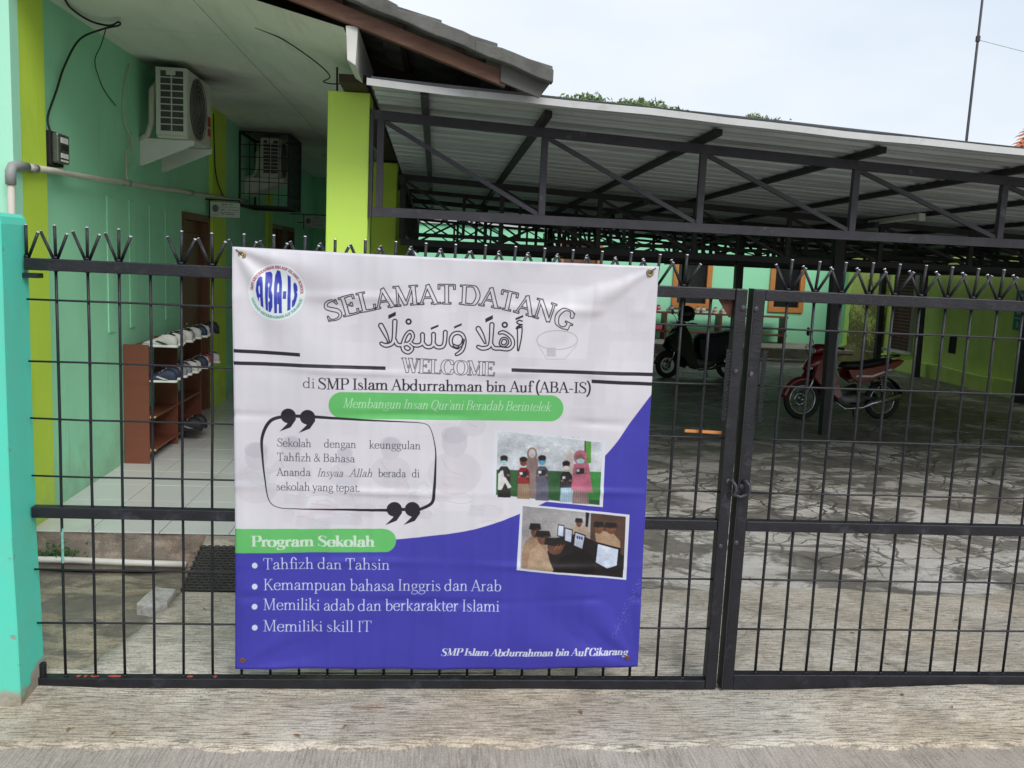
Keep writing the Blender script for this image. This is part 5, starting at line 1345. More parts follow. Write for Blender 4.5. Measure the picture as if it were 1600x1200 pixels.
def sign(label, x, y, z, w_=.27, h_=.135):
    S = thing('room_sign', label, 'sign', (x, y, z), 'room signs hung from the wall')
    a = MB(); a.box(x, x+w_, y, y+.006, z, z+h_); obj('plate', a, M_sg, S)
    a = MB(); a.beam((-.80, y+.003, z+h_+.022), (x+w_, y+.003, z+h_+.022), .014); a.beam((x-.008, y+.003, z-.02), (x-.008, y+.003, z+h_+.03), .012); obj('arm', a, M_blkD, S)
    yy = y-.0012; q = w_/.27
    a = MB()
    for k in range(9):
        t_ = (k-4)/4.6; hh = .034*math.sqrt(max(0, 1-t_*t_)); a.box(x+(.047+.030*t_-.0024)*q, x+(.047+.030*t_+.0020)*q, yy, yy+.001, z+(.078-hh)*q, z+(.078+hh)*q)
    obj('emblem', a, M_blkD, S)
    a = MB(); rr = random.Random(int(y*100))
    for z_, xs0_, n_, hh in ((.112, .10, 7, .012), (.064, .092, 11, .010), (.024, .105, 8, .012), (.016, .018, 9, .005)):
        for k in range(n_):
            if rr.random() < .15: continue
            xx = x+(xs0_+k*.0155*(.5 if hh < .006 else 1))*q; a.box(xx, xx+(.009 if hh > .006 else .005)*q, yy, yy+.001, z+z_*q, z+(z_+hh*rr.uniform(.5, 1))*q)
    obj('lettering', a, M_blkD, S)
    a = MB(); a.box(x+.088*q, x+.26*q, yy, yy+.001, z+.092*q, z+.0945*q); a.box(x+.088*q, x+.26*q, yy, yy+.001, z+.043*q, z+.0455*q); obj('rule_lines', a, M_blkD, S)


sign('white sign with round emblem hung beside the wooden door', -.755, 5.30, 1.985)
sign('dim sign under the far end of the wire cage', -.60, 10.2, 2.06, .34, .17)
sign('farthest dim sign next to the lime column edge', -.30, 10.9, 1.96, .34, .17)

# ------------------------------------------------------------------ shoe rack on the terrace
SR = thing('shoe_rack', 'tall reddish brown shoe rack with four shelves against the green wall', 'shoe rack', (-.71, 3.75, .15))
for y in (3.03, 3.725, 4.435):
    a = MB(); a.box(-.792, -.622, y, y+.018, .15, 1.0 if y < 4 else .985); obj('side_panel' if y != 3.725 else 'divider', a, M_mel, SR, bev=.001)
for z in (.215, .455, .715, .965):
    for y0_, y1_ in ((3.0485, 3.7245), (3.7435, 4.4345)):
        a = MB(); a.box(-.785, -.6225, y0_, y1_, z, z+.016); obj('shelf', a, M_mel, SR, bev=.001)
a = MB(); a.box(-.797, -.7935, 3.05, 4.44, .22, .40); obj('back_strip', a, M_mel, SR)
SHC = {}


def shoe_mesh(L=.27):
    up_ = MB(); up_.loft([(0, 0, .045, .022, .030), (.02, 0, .055, .034, .046), (.07, 0, .062, .036, .056), (.105, 0, .058, .037, .050), (.15, 0, .044, .042, .034), (.20, 0, .035, .045, .024), (.245, 0, .028, .036, .016), (.265, 0, .024, .016, .008)], 12, 2.3)
    so = MB(); so.loft([(-.004, 0, .012, .022, .012), (.02, 0, .012, .037, .0125), (.09, 0, .012, .036, .0125), (.17, 0, .012, .047, .0125), (.24, 0, .013, .040, .012), (.272, 0, .016, .016, .010)], 12, 3)
    lc = MB()
    for k in range(4): x = .115+.02*k; z = .103-.016*k; lc.beam((x, -.022, z-.004), (x, .022, z-.004), .006, .005)
    op = MB(); op.loft([(.018, 0, .096, .018, .006), (.05, 0, .110, .024, .007), (.09, 0, .106, .024, .007), (.112, 0, .098, .014, .005)], 10, 2)
    st_ = MB()
    for sgn in (-1, 1): st_.prism([(.06, .03), (.10, .028), (.16, .052), (.145, .058)], sgn*.0425-.003, sgn*.0425+.003, 'y')
    return up_, so, lc, op, st_


shoe_protos = {}
SM = {'white': (.52, .51, .49), 'navy': (.025, .035, .07), 'grey': (.22, .23, .26), 'black': (.02, .02, .022), 'red': (.35, .03, .04), 'pink': (.60, .16, .22), 'beige': (.50, .38, .28)}
SOLE = mat('shoe_sole_white', (.66, .66, .63), .6, .06, 10)
M_lace = mat('shoe_lace', (.55, .55, .54), .8, .1, 20)


def shoe(colour, accent, loc, rz, label, group, s=1.0):
    key = (colour, accent)
    if key not in shoe_protos:
        T_ = thing('shoe', label, 'shoe', (0, 0, 0), group, local=True)
        u_, so, lc, op, st_ = shoe_mesh()
        obj('upper', u_, mat('shoe_'+colour, SM[colour], .6, .1, 12), T_, smooth=True)
        obj('sole', so, SOLE if colour != 'black' else M_rub, T_, smooth=True); obj('laces', lc, M_lace, T_); obj('opening', op, M_dk, T_, smooth=True); obj('side_stripe', st_, mat('shoe_'+accent, SM[accent], .6, .1, 12), T_)
        shoe_protos[key] = T_; o = T_
    else: o = copy_tree(shoe_protos[key], (0, 0, 0), 0)
    o.location = loc; o.rotation_euler = (0, 0, rz); o.scale = (s, s, s); o['label'] = label; o['group'] = group
    return o


G1 = 'shoes on the tall rack'
ylab = ['nearest', 'second', 'third', 'fourth', 'fifth', 'sixth', 'seventh', 'eighth', 'ninth', 'tenth']
top_c = [('white', 'black'), ('white', 'black'), ('white', 'grey'), ('white', 'black'), ('grey', 'white'), ('white', 'navy'), ('navy', 'white'), ('white', 'navy'), ('navy', 'white'), ('black', 'white')]
mid_c = [('navy', 'white'), ('navy', 'white'), ('grey', 'white'), ('grey', 'navy'), ('white', 'grey'), ('white', 'red'), ('navy', 'white'), ('white', 'grey'), ('red', 'white'), ('white', 'red')]
for row, (cc, z, nm) in enumerate(((top_c, .981, 'top'), (mid_c, .731, 'second'))):
    for k, (c_, ac) in enumerate(cc):
        y = 3.095+.132*k+(.02 if k > 4 else 0)
        shoe(c_, ac, (-.450+rnd.uniform(-.015, .015), y, z), PI+rnd.uniform(-.15, .15), '%s sneaker, %s one from the gate on the %s shelf of the tall rack' % (c_, ylab[k], nm), G1, .86+rnd.uniform(-.03, .04))
shoe('black', 'grey', (-.47, 3.86, .231), PI+.1, 'black shoe lying on the bottom shelf of the tall rack', G1, .95)
shoe('black', 'grey', (-.47, 4.0, .231), PI-.1, 'black shoe farther back on the bottom shelf of the tall rack', G1, .95)
# sandals pushed between shelves (pale buckles visible)
for y, z, l_ in ((3.07, .471, 'pale sandal on the third shelf of the tall rack'), (3.07, .231, 'pale sandal on the bottom shelf of the tall rack')):
    S = thing('sandal', l_, 'sandal', (-.70, y, z), 'sandals on the tall rack', local=True)
    a = MB().loft([(0, 0, .008, .02, .008), (.06, 0, .008, .034, .008), (.16, 0, .008, .036, .008), (.2, 0, .008, .015, .007)], 10, 2.5); obj('footbed', a, mat('tan_sole', (.45, .30, .16), .7, .1, 9), S, smooth=True)
    a = MB(); a.tube([(.13, -.036, .012), (.125, -.02, .04), (.125, .02, .04), (.13, .036, .012)], .007, 6); obj('strap', a, mat('tan_sole', (0, 0, 0)), S); S.rotation_euler = (0, 0, -.1); S.location = (-.79, y+.03, z)
# second reddish cabinet beyond the lime pier
CB = thing('low_cabinet', 'dark reddish cabinet beyond the lime pier on the terrace', 'cabinet', (-.6, 6.9, .15))
a = MB(); a.box(-.79, -.50, 6.45, 7.9, .15, 1.02); obj('carcass', a, M_mel, CB, bev=.003)
for k in range(2): a = MB(); a.box(-.4985, -.494, 6.48+.71*k, 7.16+.71*k, .2, .98); obj('cabinet_door', a, M_mel, CB, bev=.002)

# ------------------------------------------------------------------ by the terrace step
a = MB(); a.tube([(-1.0, 1.375, .018), (-.5, 1.365, .020), (-.2, 1.352, .014), (.088, 1.345, .012)], .017, 10); obj('drain_pipe', a, mat('white_conduit', (.62, .61, .56), .5, .08, 7), smooth=True, label='thin white plastic pipe lying along the foot of the terrace step', cat='pipe')
a = MB(); a.box(-1.2, .16, 1.385, 1.455, -.05, .006); obj('kerb', a, C_edge, kind='structure', bev=.006)
a = MB(); a.prism([(.022, .742), (.122, .700), (.158, .76), (.150, .935), (.048, .955), (.030, .86)], -.035, .036, 'z'); obj('concrete_block', a, mat('pale_cement_block', (.40, .385, .37), .9, .14, 14, .8, 60, stain=(.22, .20, .17), stains=9, sth=(.5, .7), grain=.15), label='loose pale grey cement block lying on the drain edge', cat='block', bev=.009)
MT = thing('rubber_mat', 'black perforated rubber mat sloping up to the tiled terrace', 'mat', (.4, 1.2, 0))
for j in range(17):
    for i in range(28):
        x = .175+.036*i+(.018 if j % 2 else 0); f = j/16.0; y = .985+.36*f; z = .016+.098*f
        if x > 1.16: continue
        a_ = MB() if (j == 0 and i == 0) else a_mat
        if j == 0 and i == 0: a_mat = a_
        a_mat.ring((x, y, z), .0145, (.0050, .003), 'z', 8, 4)
        a_mat.beam((x-.018, y-.011, z), (x+.018, y-.011, z-.002), .006, .005)
obj('rubber_links', a_mat, mat('dusty_rubber', (.055, .054, .050), .7, .3, 9, .2, 90), MT)
a = MB(); a.prism([(.975, .004), (1.35, .004), (1.35, .1075), (.975, .009)], .16, 1.18, 'x'); obj('mat_base', a, M_rub, MT)
a = MB(); a.prism([(1.351, .006), (1.458, .006), (1.458, .138), (1.351, .106)], .165, 1.18, 'x'); obj('mortar_slope', a, C_edge, MT)
# weeds in the corner of the step
wd = MB(); rw = random.Random(3)
for k in range(260):
    x = -.60+rw.gauss(0, .06); y = 1.40+rw.gauss(0, .02); z = .0+abs(rw.gauss(0, .03)); an = rw.uniform(0, 6.3); L_ = rw.uniform(.012, .03)
    wd.add([(x, y, z), (x+L_*math.cos(an), y+L_*math.sin(an)*.5, z+L_*.4), (x+L_*.6*math.cos(an+.7), y-.004, z+L_*.9)], [(0, 1, 2)])
obj('weeds', wd, mat('weed_leaf', (.05, .13, .03), .7, .3, 20), kind='stuff', label='small green weeds in the corner of the terrace step', cat='weeds')

# ------------------------------------------------------------------ low rack along the rear classroom
RR = thing('low_shoe_rack', 'long low brown shoe rack against the rear mint wall', 'shoe rack', (7, 14.6, .27))
for x in (5.0, 6.05, 7.20, 8.58):
    a = MB(); a.box(x, x+.04, 14.45, 14.8, .268, .80); obj('side_panel', a, M_mel, RR)
for z in (.42, .80):
    a = MB(); a.box(4.98, 8.64, 14.45, 14.8, z, z+.03); obj('shelf', a, M_mel, RR)
G2 = 'shoes along the low rear rack'
for k, (x, c_) in enumerate(((5.70, 'black'), (5.93, 'pink'), (6.72, 'beige'), (6.86, 'white'), (7.10, 'beige'), (7.28, 'white'), (7.42, 'beige'), (7.75, 'grey'), (6.2, 'grey'), (6.5, 'black'))):
    shoe(c_, 'white' if c_ != 'white' else 'black', (x, 14.5, .831), 1.4+rnd.uniform(-.3, .3), '%s shoe, number %d from the left on top of the low rear rack' % (c_, k+1) if False else ['black shoe at the left end of the low rear rack', 'pink shoe near the left end of the low rear rack', 'beige shoe just right of the hanging helmet on the rear rack', 'white shoe between two beige shoes on the rear rack', 'beige shoe in the middle of the rear rack', 'white shoe right of the middle of the rear rack', 'beige shoe next to the gate stile on the rear rack', 'grey shoe at the right of the rear rack, partly behind the stile', 'grey shoe left of the helmet on the rear rack', 'black shoe behind the helmet on the rear rack'][k], G2, 1.15)
a = MB(); a.box(5.85, 6.02, 14.5, 14.7, .452, .58); obj('pink_bag', a, mat('pink_cloth', (.62, .12, .20), .8, .1, 8), label='small pink bag in the low rear rack', cat='bag', bev=.02)
a = MB(); a.tube([(2.0, 13.30, .06), (9.6, 13.30, .05)], .018, 8); obj('ledge_pipe', a, M_pvc, smooth=True, label='thin pale pipe along the foot of the rear ledge', cat='pipe')
FL = thing('tube_lamp', 'unlit fluorescent tube lamp fixed under the canopy', 'lamp', (5.8, 5.3, 2.28))
a = MB(); a.beam((5.76, 4.55, 2.285), (5.85, 6.0, 2.265), .035, .03); obj('housing', a, M_acw, FL)
a = MB(); a.tube([(5.76, 4.6, 2.262), (5.845, 5.95, 2.243)], .013, 8); obj('tube', a, M_white, FL, smooth=True)
for s_, y_ in ((0, 4.56), (1, 5.99)): a = MB(); a.box(5.73+.09*s_, 5.79+.09*s_, y_-.02, y_+.02, 2.23-.02*s_, 2.30-.02*s_); obj('end_cap', a, M_acw, FL)


# ------------------------------------------------------------------ motorbikes (front at local -x)
def wheel(T_, x, z, R_, rim, tw=.042, front=True):
    a = MB().ring((x, 0, z), R_-.04, (.04, tw), 'y', 36, 10); w_ = obj('wheel', a, M_rub, T_, smooth=True)
    a = MB().ring((x, 0, z), R_-.083, (.012, .022), 'y', 36, 6); obj('rim', a, rim, w_, smooth=True)
    a = MB()
    for k in range(18):
        an = k*PI/9; a.tube([(x+.03*math.cos(an+.5), (.02 if k % 2 else -.02), z+.03*math.sin(an+.5)), (x+(R_-.09)*math.cos(an), 0, z+(R_-.09)*math.sin(an))], .0022, 4, False)
    obj('spokes', a, M_spk, w_)
    a = MB().cyl((x, -.05, z), (x, .05, z), .035 if front else .055, 14); obj('hub', a, M_chr, w_, smooth=True)
    if front: a = MB().ring((x, .045, z), .075, (.022, .002), 'y', 24, 4); obj('brake_disc', a, M_chr, w_, smooth=True)
    return w_


M_chr = mat('dull_chrome', (.40, .41, .43), .25, .15, 20, metal=.9)
M_spk = mat('dark_spokes', (.12, .12, .13), .4, .1, 20, metal=.8)
M_redp = mat('red_plastic', (.15, .008, .012), .30, .08, 6, spec=.6, coat=.4)
M_blp = mat('black_plastic', (.010, .010, .012), .35, .1, 6, spec=.5)
M_seat = mat('black_seat', (.012, .012, .014), .55, .1, 20, .2, 150)
M_eng = mat('engine_casting', (.13, .13, .14), .5, .2, 15, .3, 80, metal=.6)
M_lens = mat('clear_lens', (.55, .60, .65), .12, .1, 9, spec=.7); M_tail = mat('red_lens', (.35, .01, .01), .2, .1, 9, spec=.6); M_mir = mat('mirror_glass', (.35, .38, .4), .05, .0, 3, metal=.9)
M_navy = mat('navy_cover', (.010, .012, .028), .5, .1, 8)
M_wpan = mat('white_decal', (.6, .6, .6), .4, .1, 8)


def moped(name, label, loc, rz, body, scooter=False, lean=0.0):
    T_ = thing(name, label, 'motorcycle', loc, 'parked motorcycles', local=True, rz=rz)
    T_.rotation_euler = (lean, 0, rz); T_.scale = (.87, .87, .87)
    Rw = .235 if scooter else .275
    wheel(T_, 0, Rw, Rw, M_chr if not scooter else M_blp, .05 if scooter else .036)
    wheel(T_, 1.25, Rw, Rw, M_chr if not scooter else M_blp, .055 if scooter else .042, False)
    hx, hz = .30, .86      # top of steering head
    for s in (-1, 1):
        a = MB().tube([(0, s*.065, Rw), (hx*.42, s*.065, Rw+.30), (hx*.62, s*.055, Rw+.40)], [.017, .020, .016], 8); obj('fork', a, M_chr, T_, smooth=True)
    # front mudguard following the wheel
    a = MB(); n = 12; o_ = 0
    for i in range(n+1):
        an = R(25+115*i/n); c_ = math.cos(an); s_ = math.sin(an)
        for y_, dr in ((-.052, -.025), (-.045, .012), (0, .03), (.045, .012), (.052, -.025)): rr = Rw+dr+.012; a.v.append((-rr*math.cos(an-.35), y_, Rw+rr*math.sin(an-.35)))
    for i in range(n):
        for k in range(4): q = i*5+k; a.f.append((q, q+5, q+6, q+1))
    o = obj('front_mudguard', a, body, T_, smooth=True); o.modifiers.new('solid', 'SOLIDIFY').thickness = .005
    # steering column, headset cowl, head lamp, bars
    a = MB().loft([(.10, 0, .93, .03, .02), (.13, 0, .94, .085, .06), (.19, 0, .965, .115, .072), (.27, 0, .975, .105, .060), (.34, 0, .965, .05, .035)], 16, 2.4); cw = obj('headset_cowl', a, body if not scooter else M_blp, T_, smooth=True)
    a = MB().ball((.118, 0, .94), .03, .075, .045, 14, 8); obj('headlight', a, M_lens, cw, smooth=True)
    for s in (-1, 1):
        a = MB().tube([(.24, 0, .975), (.25, s*.12, .985), (.29, s*.25, .995), (.345, s*.34, .985)], .012, 8); hb = obj('handlebar', a, M_blp, T_, smooth=True)
        a = MB().tube([(.300, s*.262, .994), (.350, s*.37, .983)], .019, 10); obj('grip', a, M_rub, hb, smooth=True)
        a = MB().tube([(.275, s*.22, 1.0), (.22, s*.30, .985), (.25, s*.38, .97)], .006, 6); obj('brake_lever', a, M_chr, hb, smooth=True)
        a = MB().tube([(.27, s*.2, .995), (.262, s*.225, 1.08), (.225, s*.262, 1.15)], .006, 6); mr = obj('mirror', a, M_blp, T_, smooth=True)
        a = MB().ball((.215, s*.28, 1.195), .014, .036 if not scooter else .055, .062 if not scooter else .05, 14, 8); obj('mirror_housing', a, M_blp, mr, smooth=True)
        a = MB().ball((.228, s*.28, 1.195), .004, .030, .052, 12, 6); obj('mirror_glass', a, M_mir, mr, smooth=True)
    # leg shield / front fairing
    for s in (-1, 1):
        prof = [(.05, .60), (.10, .74), (.19, .90), (.27, .93), (.35, .80), (.40, .62), (.44, .44), (.47, .34), (.40, .30), (.32, .36), (.22, .44), (.12, .50)]
        if scooter: prof = [(-.06, .58), (.02, .76), (.13, .93), (.27, .95), (.37, .80), (.42, .58), (.46, .32), (.52, .22), (.44, .17), (.34, .20), (.26, .30), (.16, .42), (.03, .50)]
        a = MB(); yo = .085
        a.prism(prof, s*yo, s*(yo+.03), 'y'); 
        for i, (x_, y_, z_) in enumerate(a.v):
            k = 1-min(1, max(0, (z_-.25)/.7)); a.v[i] = (x_+abs(y_)*.45-.03, y_*(1.0+.75*k)+s*.02*math.sin(z_*5), z_)
        obj('leg_shield', a, body if not scooter else M_blp, T_, bev=.010, auto=True)
    a = MB().loft([(.0 if not scooter else -.07, 0, .70, .02, .03), (.06, 0, .735, .09, .07), (.14, 0, .78, .125, .10), (.25, 0, .80, .12, .12), (.36, 0, .70, .09, .12)], 16, 2.6); nc = obj('nose_cowl', a, body if not scooter else M_blp, T_, smooth=True)
    for s in (-1, 1):
        a = MB().ball((.055, s*.075, .705), .03, .045, .018, 12, 7); obj('indicator', a, M_lens, nc, smooth=True)
    a = MB(); a.loft([(.34, 0, .62, .06, .13), (.45, 0, .42, .065, .12), (.60, 0, .36, .065, .085), (.80, 0, .42, .07, .08)], 12, 3); obj('frame_cover', a, M_blp if not scooter else M_navy, T_, smooth=True)
    # seat
    a = MB().loft([(.56, 0, .735, .055, .02), (.62, 0, .755, .10, .045), (.74, 0, .755, .125, .05), (.90, 0, .765, .135, .05), (1.10, 0, .800, .125, .048), (1.28, 0, .83, .10, .036), (1.34, 0, .84, .05, .018)], 18, 2.6)
    if scooter: a.v = [(x_, y_*1.1, z_+.02) for x_, y_, z_ in a.v]
    obj('seat', a, M_seat, T_, smooth=True)
    # side panels
    for s in (-1, 1):
        pr_ = [(.60, .70), (.66, .58), (.80, .50), (1.02, .56), (1.25, .67), (1.45, .78), (1.50, .84), (1.38, .83), (1.10, .76), (.80, .71)]
        if scooter: pr_ = [(.58, .72), (.60, .40), (.72, .30), (.95, .34), (1.10, .46), (1.35, .62), (1.52, .80), (1.42, .86), (1.10, .80), (.80, .76)]
        a = MB(); a.prism(pr_, s*.09, s*.125, 'y'); a.v = [(x_, y_*(1.12-.34*max(0, (x_-.9))), z_) for x_, y_, z_ in a.v]
        sp = obj('side_panel', a, body if not scooter else M_navy, T_, bev=.012, auto=True)
        if not scooter:
            a = MB(); a.prism([(.72, .60), (.98, .60), (1.30, .705), (1.28, .72), (.97, .625), (.74, .625)], s*.124, s*.1265, 'y'); a.v = [(x_, y_*(1.13-.33*max(0, (x_-.9))), z_) for x_, y_, z_ in a.v]; obj('decal', a, M_wpan, sp)
    a = MB(); a.loft([(1.40, 0, .80, .075, .035), (1.47, 0, .815, .065, .035), (1.52, 0, .82, .04, .025)], 12, 3); obj('tail_light', a, M_tail, T_, smooth=True)
    a = MB()
    for s in (-1, 1): a.tube([(1.12, s*.12, .80), (1.25, s*.125, .875), (1.42, s*.10, .90), (1.50, s*.0, .905)], .010, 7)
    obj('grab_rail', a, M_blp, T_, smooth=True)
    a = MB()
    for i in range(9):
        an = R(15+95*i/8)
        for y_, dr in ((-.055, -.0), (0, .025), (.055, 0)): rr = Rw+.03+dr; a.v.append((1.25+rr*math.cos(an), y_, Rw+rr*math.sin(an)))
    for i in range(8):
        for k in range(2): q = i*3+k; a.f.append((q, q+1, q+4, q+3))
    o = obj('rear_mudguard', a, M_blp, T_, smooth=True); o.modifiers.new('solid', 'SOLIDIFY').thickness = .005
    # engine, exhaust, swing arm, stand, pegs
    a = MB().loft([(.52, 0, .30, .06, .07), (.62, 0, .27, .10, .09), (.80, 0, .27, .11, .095), (.94, 0, .29, .08, .07)], 14, 3); eg = obj('engine', a, M_eng, T_, smooth=True)
    a = MB().cyl((.44, 0, .34), (.56, 0, .32), .065, 14); a2 = a
    for k in range(5): a.tube([(.44+.025*k, 0, .34-.004*k), (.45+.025*k, 0, .34-.004*k)], .078, 14)
    obj('cylinder_fins', a, M_eng, eg, smooth=False)
    a = MB().tube([(.46, -.07, .26), (.60, -.11, .16), (.85, -.13, .18), (.98, -.14, .24), (1.42, -.15, .34)], [.014, .014, .018, .042, .045], 10); obj('exhaust', a, M_chr if not scooter else M_blp, T_, smooth=True)
    for s in (-1, 1):
        a = MB().beam((.88, s*.085, .32), (1.25, s*.085, Rw), .02, .045); obj('swing_arm', a, M_blp, T_)
        a = MB().tube([(1.20, s*.10, Rw+.03), (1.12, s*.105, .68)], .022, 10); sa = obj('shock_absorber', a, M_blp, T_, smooth=True)
        a = MB()
        for k in range(9): a.tube([(1.185-.0075*k, s*.102, Rw+.10+.032*k), (1.183-.0075*k, s*.102, Rw+.108+.032*k)], .032, 10)
        obj('spring', a, M_chr, sa)
        a = MB().cyl((.70, s*.10, .235), (.70, s*.23, .24), .014, 8); obj('foot_peg', a, M_rub, T_)
    a = MB(); a.tube([(.86, .09, .18), (.94, .16, .012), (.985, .165, .012)], .011, 7); obj('side_stand', a, M_blp, T_, smooth=True)
    for s in (-1, 1):
        a = MB().tube([(.27, s*.21, .985), (.16, s*.20, 1.02), (.08, s*.11, .99), (.10, s*.05, .86), (.2, 0, .74)], .0045, 5); obj('cable', a, M_rub, T_)
    a = MB(); a.box(.9, 1.24, .09, .115, .28, .36); obj('chain_guard', a, M_blp, T_, bev=.01)
    return T_


moped('red_moped', 'red and black underbone moped parked behind the right gate leaf', (5.72, 6.68, 0), math.atan2(.21, 1.28), M_redp, lean=-.06)
moped('black_scooter', 'black scooter with dark navy seat section parked near the meeting stiles', (5.02, 10.20, 0), math.atan2(.32, 1.25), M_blp, True, lean=-.05)
H = thing('helmet', 'black round helmet hung on the mirror of the black scooter', 'helmet', (5.21, 10.02, .97), local=True)
a = MB().ball((0, 0, .06), .135, .125, .125, 20, 12); obj('shell', a, M_blp, H, smooth=True)
a = MB(); a.ring((0, 0, -.015), .112, (.012, .02), 'z', 22, 6); obj('lower_rim', a, M_rub, H, smooth=True)
a = MB().ball((-.03, -.01, .045), .115, .122, .062, 18, 8); obj('visor', a, M_glass, H, smooth=True)

# ------------------------------------------------------------------ beyond the canopy: trees, mast, red roof
M_leaf = mat('tree_leaf', (.085, .15, .04), .6, .35, 3); M_leaf2 = mat('tree_leaf_pale', (.095, .15, .045), .6, .3, 3); M_bark = mat('tree_bark', (.12, .09, .06), .9, .2, 3, .5, 20)


def tree(label, x, y, h, blobs, seed, pale=False):
    T_ = thing('broadleaf_tree', label, 'tree', (x, y, 0), 'trees beyond the canopy'); rt_ = random.Random(seed)
    tr = MB(); tr.tube([(x, y, -.1), (x+.1, y, h*.35), (x, y, h*.6)], [.28, .22, .14], 9)
    for bx_, by_, bz_, br_ in blobs: tr.tube([(x, y, h*.5), ((x+bx_)/2, y, (h*.55+bz_)/2+.3), (bx_, by_, bz_)], [.12, .07, .03], 6)
    obj('trunk', tr, M_bark, T_, smooth=True)
    lf = MB()
    for bx_, by_, bz_, br_ in [(q0, q1, q2+.20, q3) for q0, q1, q2, q3 in blobs]:
        for k in range(int(1500*br_)):
            u = rt_.gauss(0, 1); v_ = rt_.gauss(0, 1); w_ = rt_.gauss(0, 1); q = math.sqrt(u*u+v_*v_+w_*w_)+1e-6
            rr = br_*(rt_.random()**.30)*(1+.28*math.sin(u/q*7+seed)*math.cos(w_/q*6+v_/q*3))
            px_, py_, pz_ = bx_+u/q*rr*1.25, by_+v_/q*rr, bz_+w_/q*rr*.75
            s_ = rt_.uniform(.07, .15); A1 = Vector((rt_.gauss(0, 1), rt_.gauss(0, 1), rt_.gauss(0, 1))).normalized()*s_; B1 = A1.orthogonal().normalized()*s_*.55
            p = Vector((px_, py_, pz_)); lf.add([p-A1, p+B1, p+A1, p-B1], [(0, 1, 2, 3)])
    obj('crown', lf, M_leaf2 if pale else M_leaf, T_)


tree('leafy tree whose crown tops show left of centre above the canopy roof', 9.0, 40, 9, [(7.4, 40, 8.75, .85), (8.4, 40, 8.95, .8), (9.0, 40.5, 8.75, .95), (6.6, 40.2, 8.6, .8)], 3)
tree('leafy tree showing as the darker clump above the middle of the canopy', 12.0, 40, 9, [(10.5, 40, 8.85, .85), (11.5, 40.4, 8.75, 1.0), (12.6, 40, 8.45, .9)], 5)
tree('paler tree barely showing above the canopy near the mast', 17.5, 41, 8.6, [(16.9, 41, 8.75, .65), (18.0, 41, 8.45, .85), (16.2, 41, 8.5, .5)], 8, True)
MS = thing('radio_mast', 'tall thin steel mast rising behind the canopy at right', 'mast', (16.57, 22, 0))
a = MB(); a.tube([(16.585, 22, 0), (16.585, 22, 6), (16.60, 22, 13)], [.045, .04, .03], 8); obj('pole', a, M_steel, MS, smooth=True)
a = MB(); a.tube([(16.59, 22, 8.6), (20.5, 22.4, 8.1), (25, 23, 7.9)], .006, 4); a.tube([(16.59, 22, 6.8), (15.9, 21, 3.0)], .006, 4); obj('guy_wire', a, M_steel, MS)
a = MB(); a.tube([(16.59, 22, 8.55), (16.59, 22, 8.7)], .065, 8); obj('collar', a, M_steel, MS)
M_rtile = mat('terracotta_tile', (.42, .14, .07), .8, .2, 4, .4, 30)
NH = thing('neighbour_house', 'neighbouring house with orange clay tile roof at the far right', 'house', (23, 26, 0))
a = MB(); a.box(20.6, 28, 24.5, 31, -.1, 5.0); obj('wall', a, M_flash, NH)
a = MB()
ex, ez = 19.25, 5.54
sl = .60
for i in range(14):
    for j in range(22):
        x0_, x1_ = ex+.33*i, ex+.33*(i+1)+.04; y0_ = 24.2+.30*j
        if x0_ < ex+(y0_-24.2)*.9-.2: continue
        a.add([(x0_, y0_, ez+sl*.33*i+.03), (x1_, y0_, ez+sl*.33*(i+1)+.0), (x1_, y0_+.10, ez+sl*.33*(i+1)+.06), (x0_, y0_+.10, ez+sl*.33*i+.09), (x1_, y0_+.29, ez+sl*.33*(i+1)+.0), (x0_, y0_+.29, ez+sl*.33*i+.03)], [(0, 1, 2, 3), (3, 2, 4, 5)])
a.add([(ex, 24.2, ez-.06), (ex+4.7, 24.2, ez+sl*4.7-.06), (ex+4.7, 29.4, ez+sl*4.7-.06)], [(0, 1, 2)])
obj('roof', a, M_rtile, NH)
for i in range(9):
    a = MB(); x0_ = ex-.05+.42*i; a.beam((x0_, 24.15, ez+sl*(x0_-ex)+.09), (x0_+.40, 24.15, ez+sl*(x0_+.4-ex)+.11), .20, .10); obj('ridge_cap', a, M_tile, NH, bev=.03)

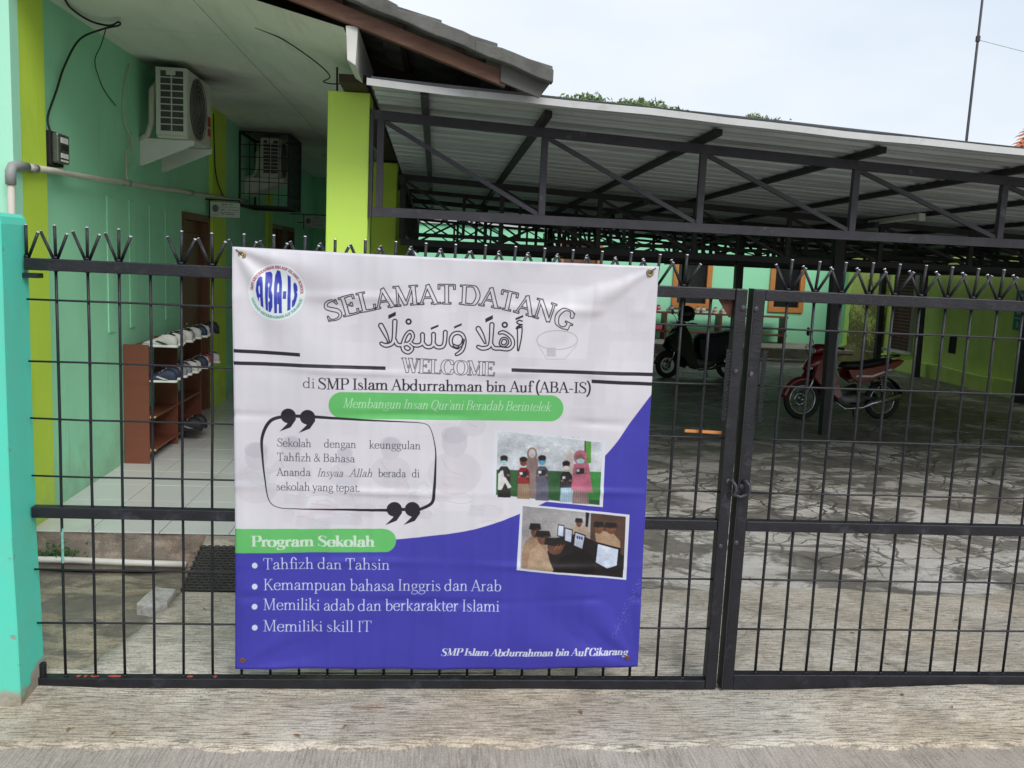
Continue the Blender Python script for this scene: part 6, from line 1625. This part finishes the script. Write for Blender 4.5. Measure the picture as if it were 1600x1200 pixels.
# ------------------------------------------------------------------ grit, crumbs and dry leaves around the gate foot
rg_ = random.Random(21); dbm = MB(); lfm = MB()
for k in range(900):
    if k < 520: x = rg_.uniform(-.1, 4.6); y = -.03-abs(rg_.gauss(0, .05))
    elif k < 700: x = rg_.uniform(-.4, 4.6); y = rg_.uniform(-.42, .8)
    else: x = rg_.uniform(-.5, 4.6); y = apron_front(x)+rg_.gauss(-.01, .012)
    if y > .1 and x < .15: continue
    if -.05 < y < .03: y = -.05
    z = .002 if y > -.41 else -.012
    if x > 2.7 and y < 0: z += .030*sstep(2.75, 3.7, x)*sstep(-.40, -.05, y)
    r_ = rg_.uniform(.0012, .0040)*(1.3 if k % 17 == 0 else 1); c_ = Vector((x, y, z+r_*.4))
    o_ = [c_+Vector(d)*r_*rg_.uniform(.6, 1.2) for d in ((1, 0, 0), (-1, 0, 0), (0, 1, 0), (0, -1, 0), (0, 0, .8), (0, 0, -.8))]
    dbm.add(o_, [(0, 2, 4), (2, 1, 4), (1, 3, 4), (3, 0, 4), (2, 0, 5), (1, 2, 5), (3, 1, 5), (0, 3, 5)])
obj('grit', dbm, mat('loose_grit', (.24, .21, .17), .95, .35, 60), kind='stuff')
for k in range(26):
    x = rg_.uniform(-.1, 4.4); y = rg_.choice((rg_.uniform(-.40, -.06), rg_.uniform(.1, 1.4)))
    if y > 0 and x < .3: x += .5
    z = .006+.030*sstep(2.75, 3.7, x)*sstep(-.40, -.05, y)*(y < 0)+(.008 if y > .97 else 0); an = rg_.uniform(0, 6.3); L_ = rg_.uniform(.010, .022); c_, s_ = math.cos(an), math.sin(an)
    P = [(L_, 0, .001), (0, L_*.38, .004), (-L_, 0, .001), (0, -L_*.38, .0035)]
    lfm.add([(x+a_*c_-b_*s_, y+a_*s_+b_*c_, z+q) for a_, b_, q in P], [(0, 1, 2), (0, 2, 3)])
obj('dry_leaves', lfm, mat('dry_leaf', (.20, .12, .05), .8, .3, 30), kind='stuff')
a = MB(); a.tube([(1.10, -.178, .006), (1.16, -.176, .008), (1.23, -.174, .006)], .0016, 5); obj('twig', a, mat('reddish_twig', (.28, .10, .05), .8, .2, 20), label='thin reddish twig lying on the apron under the banner', cat='twig')
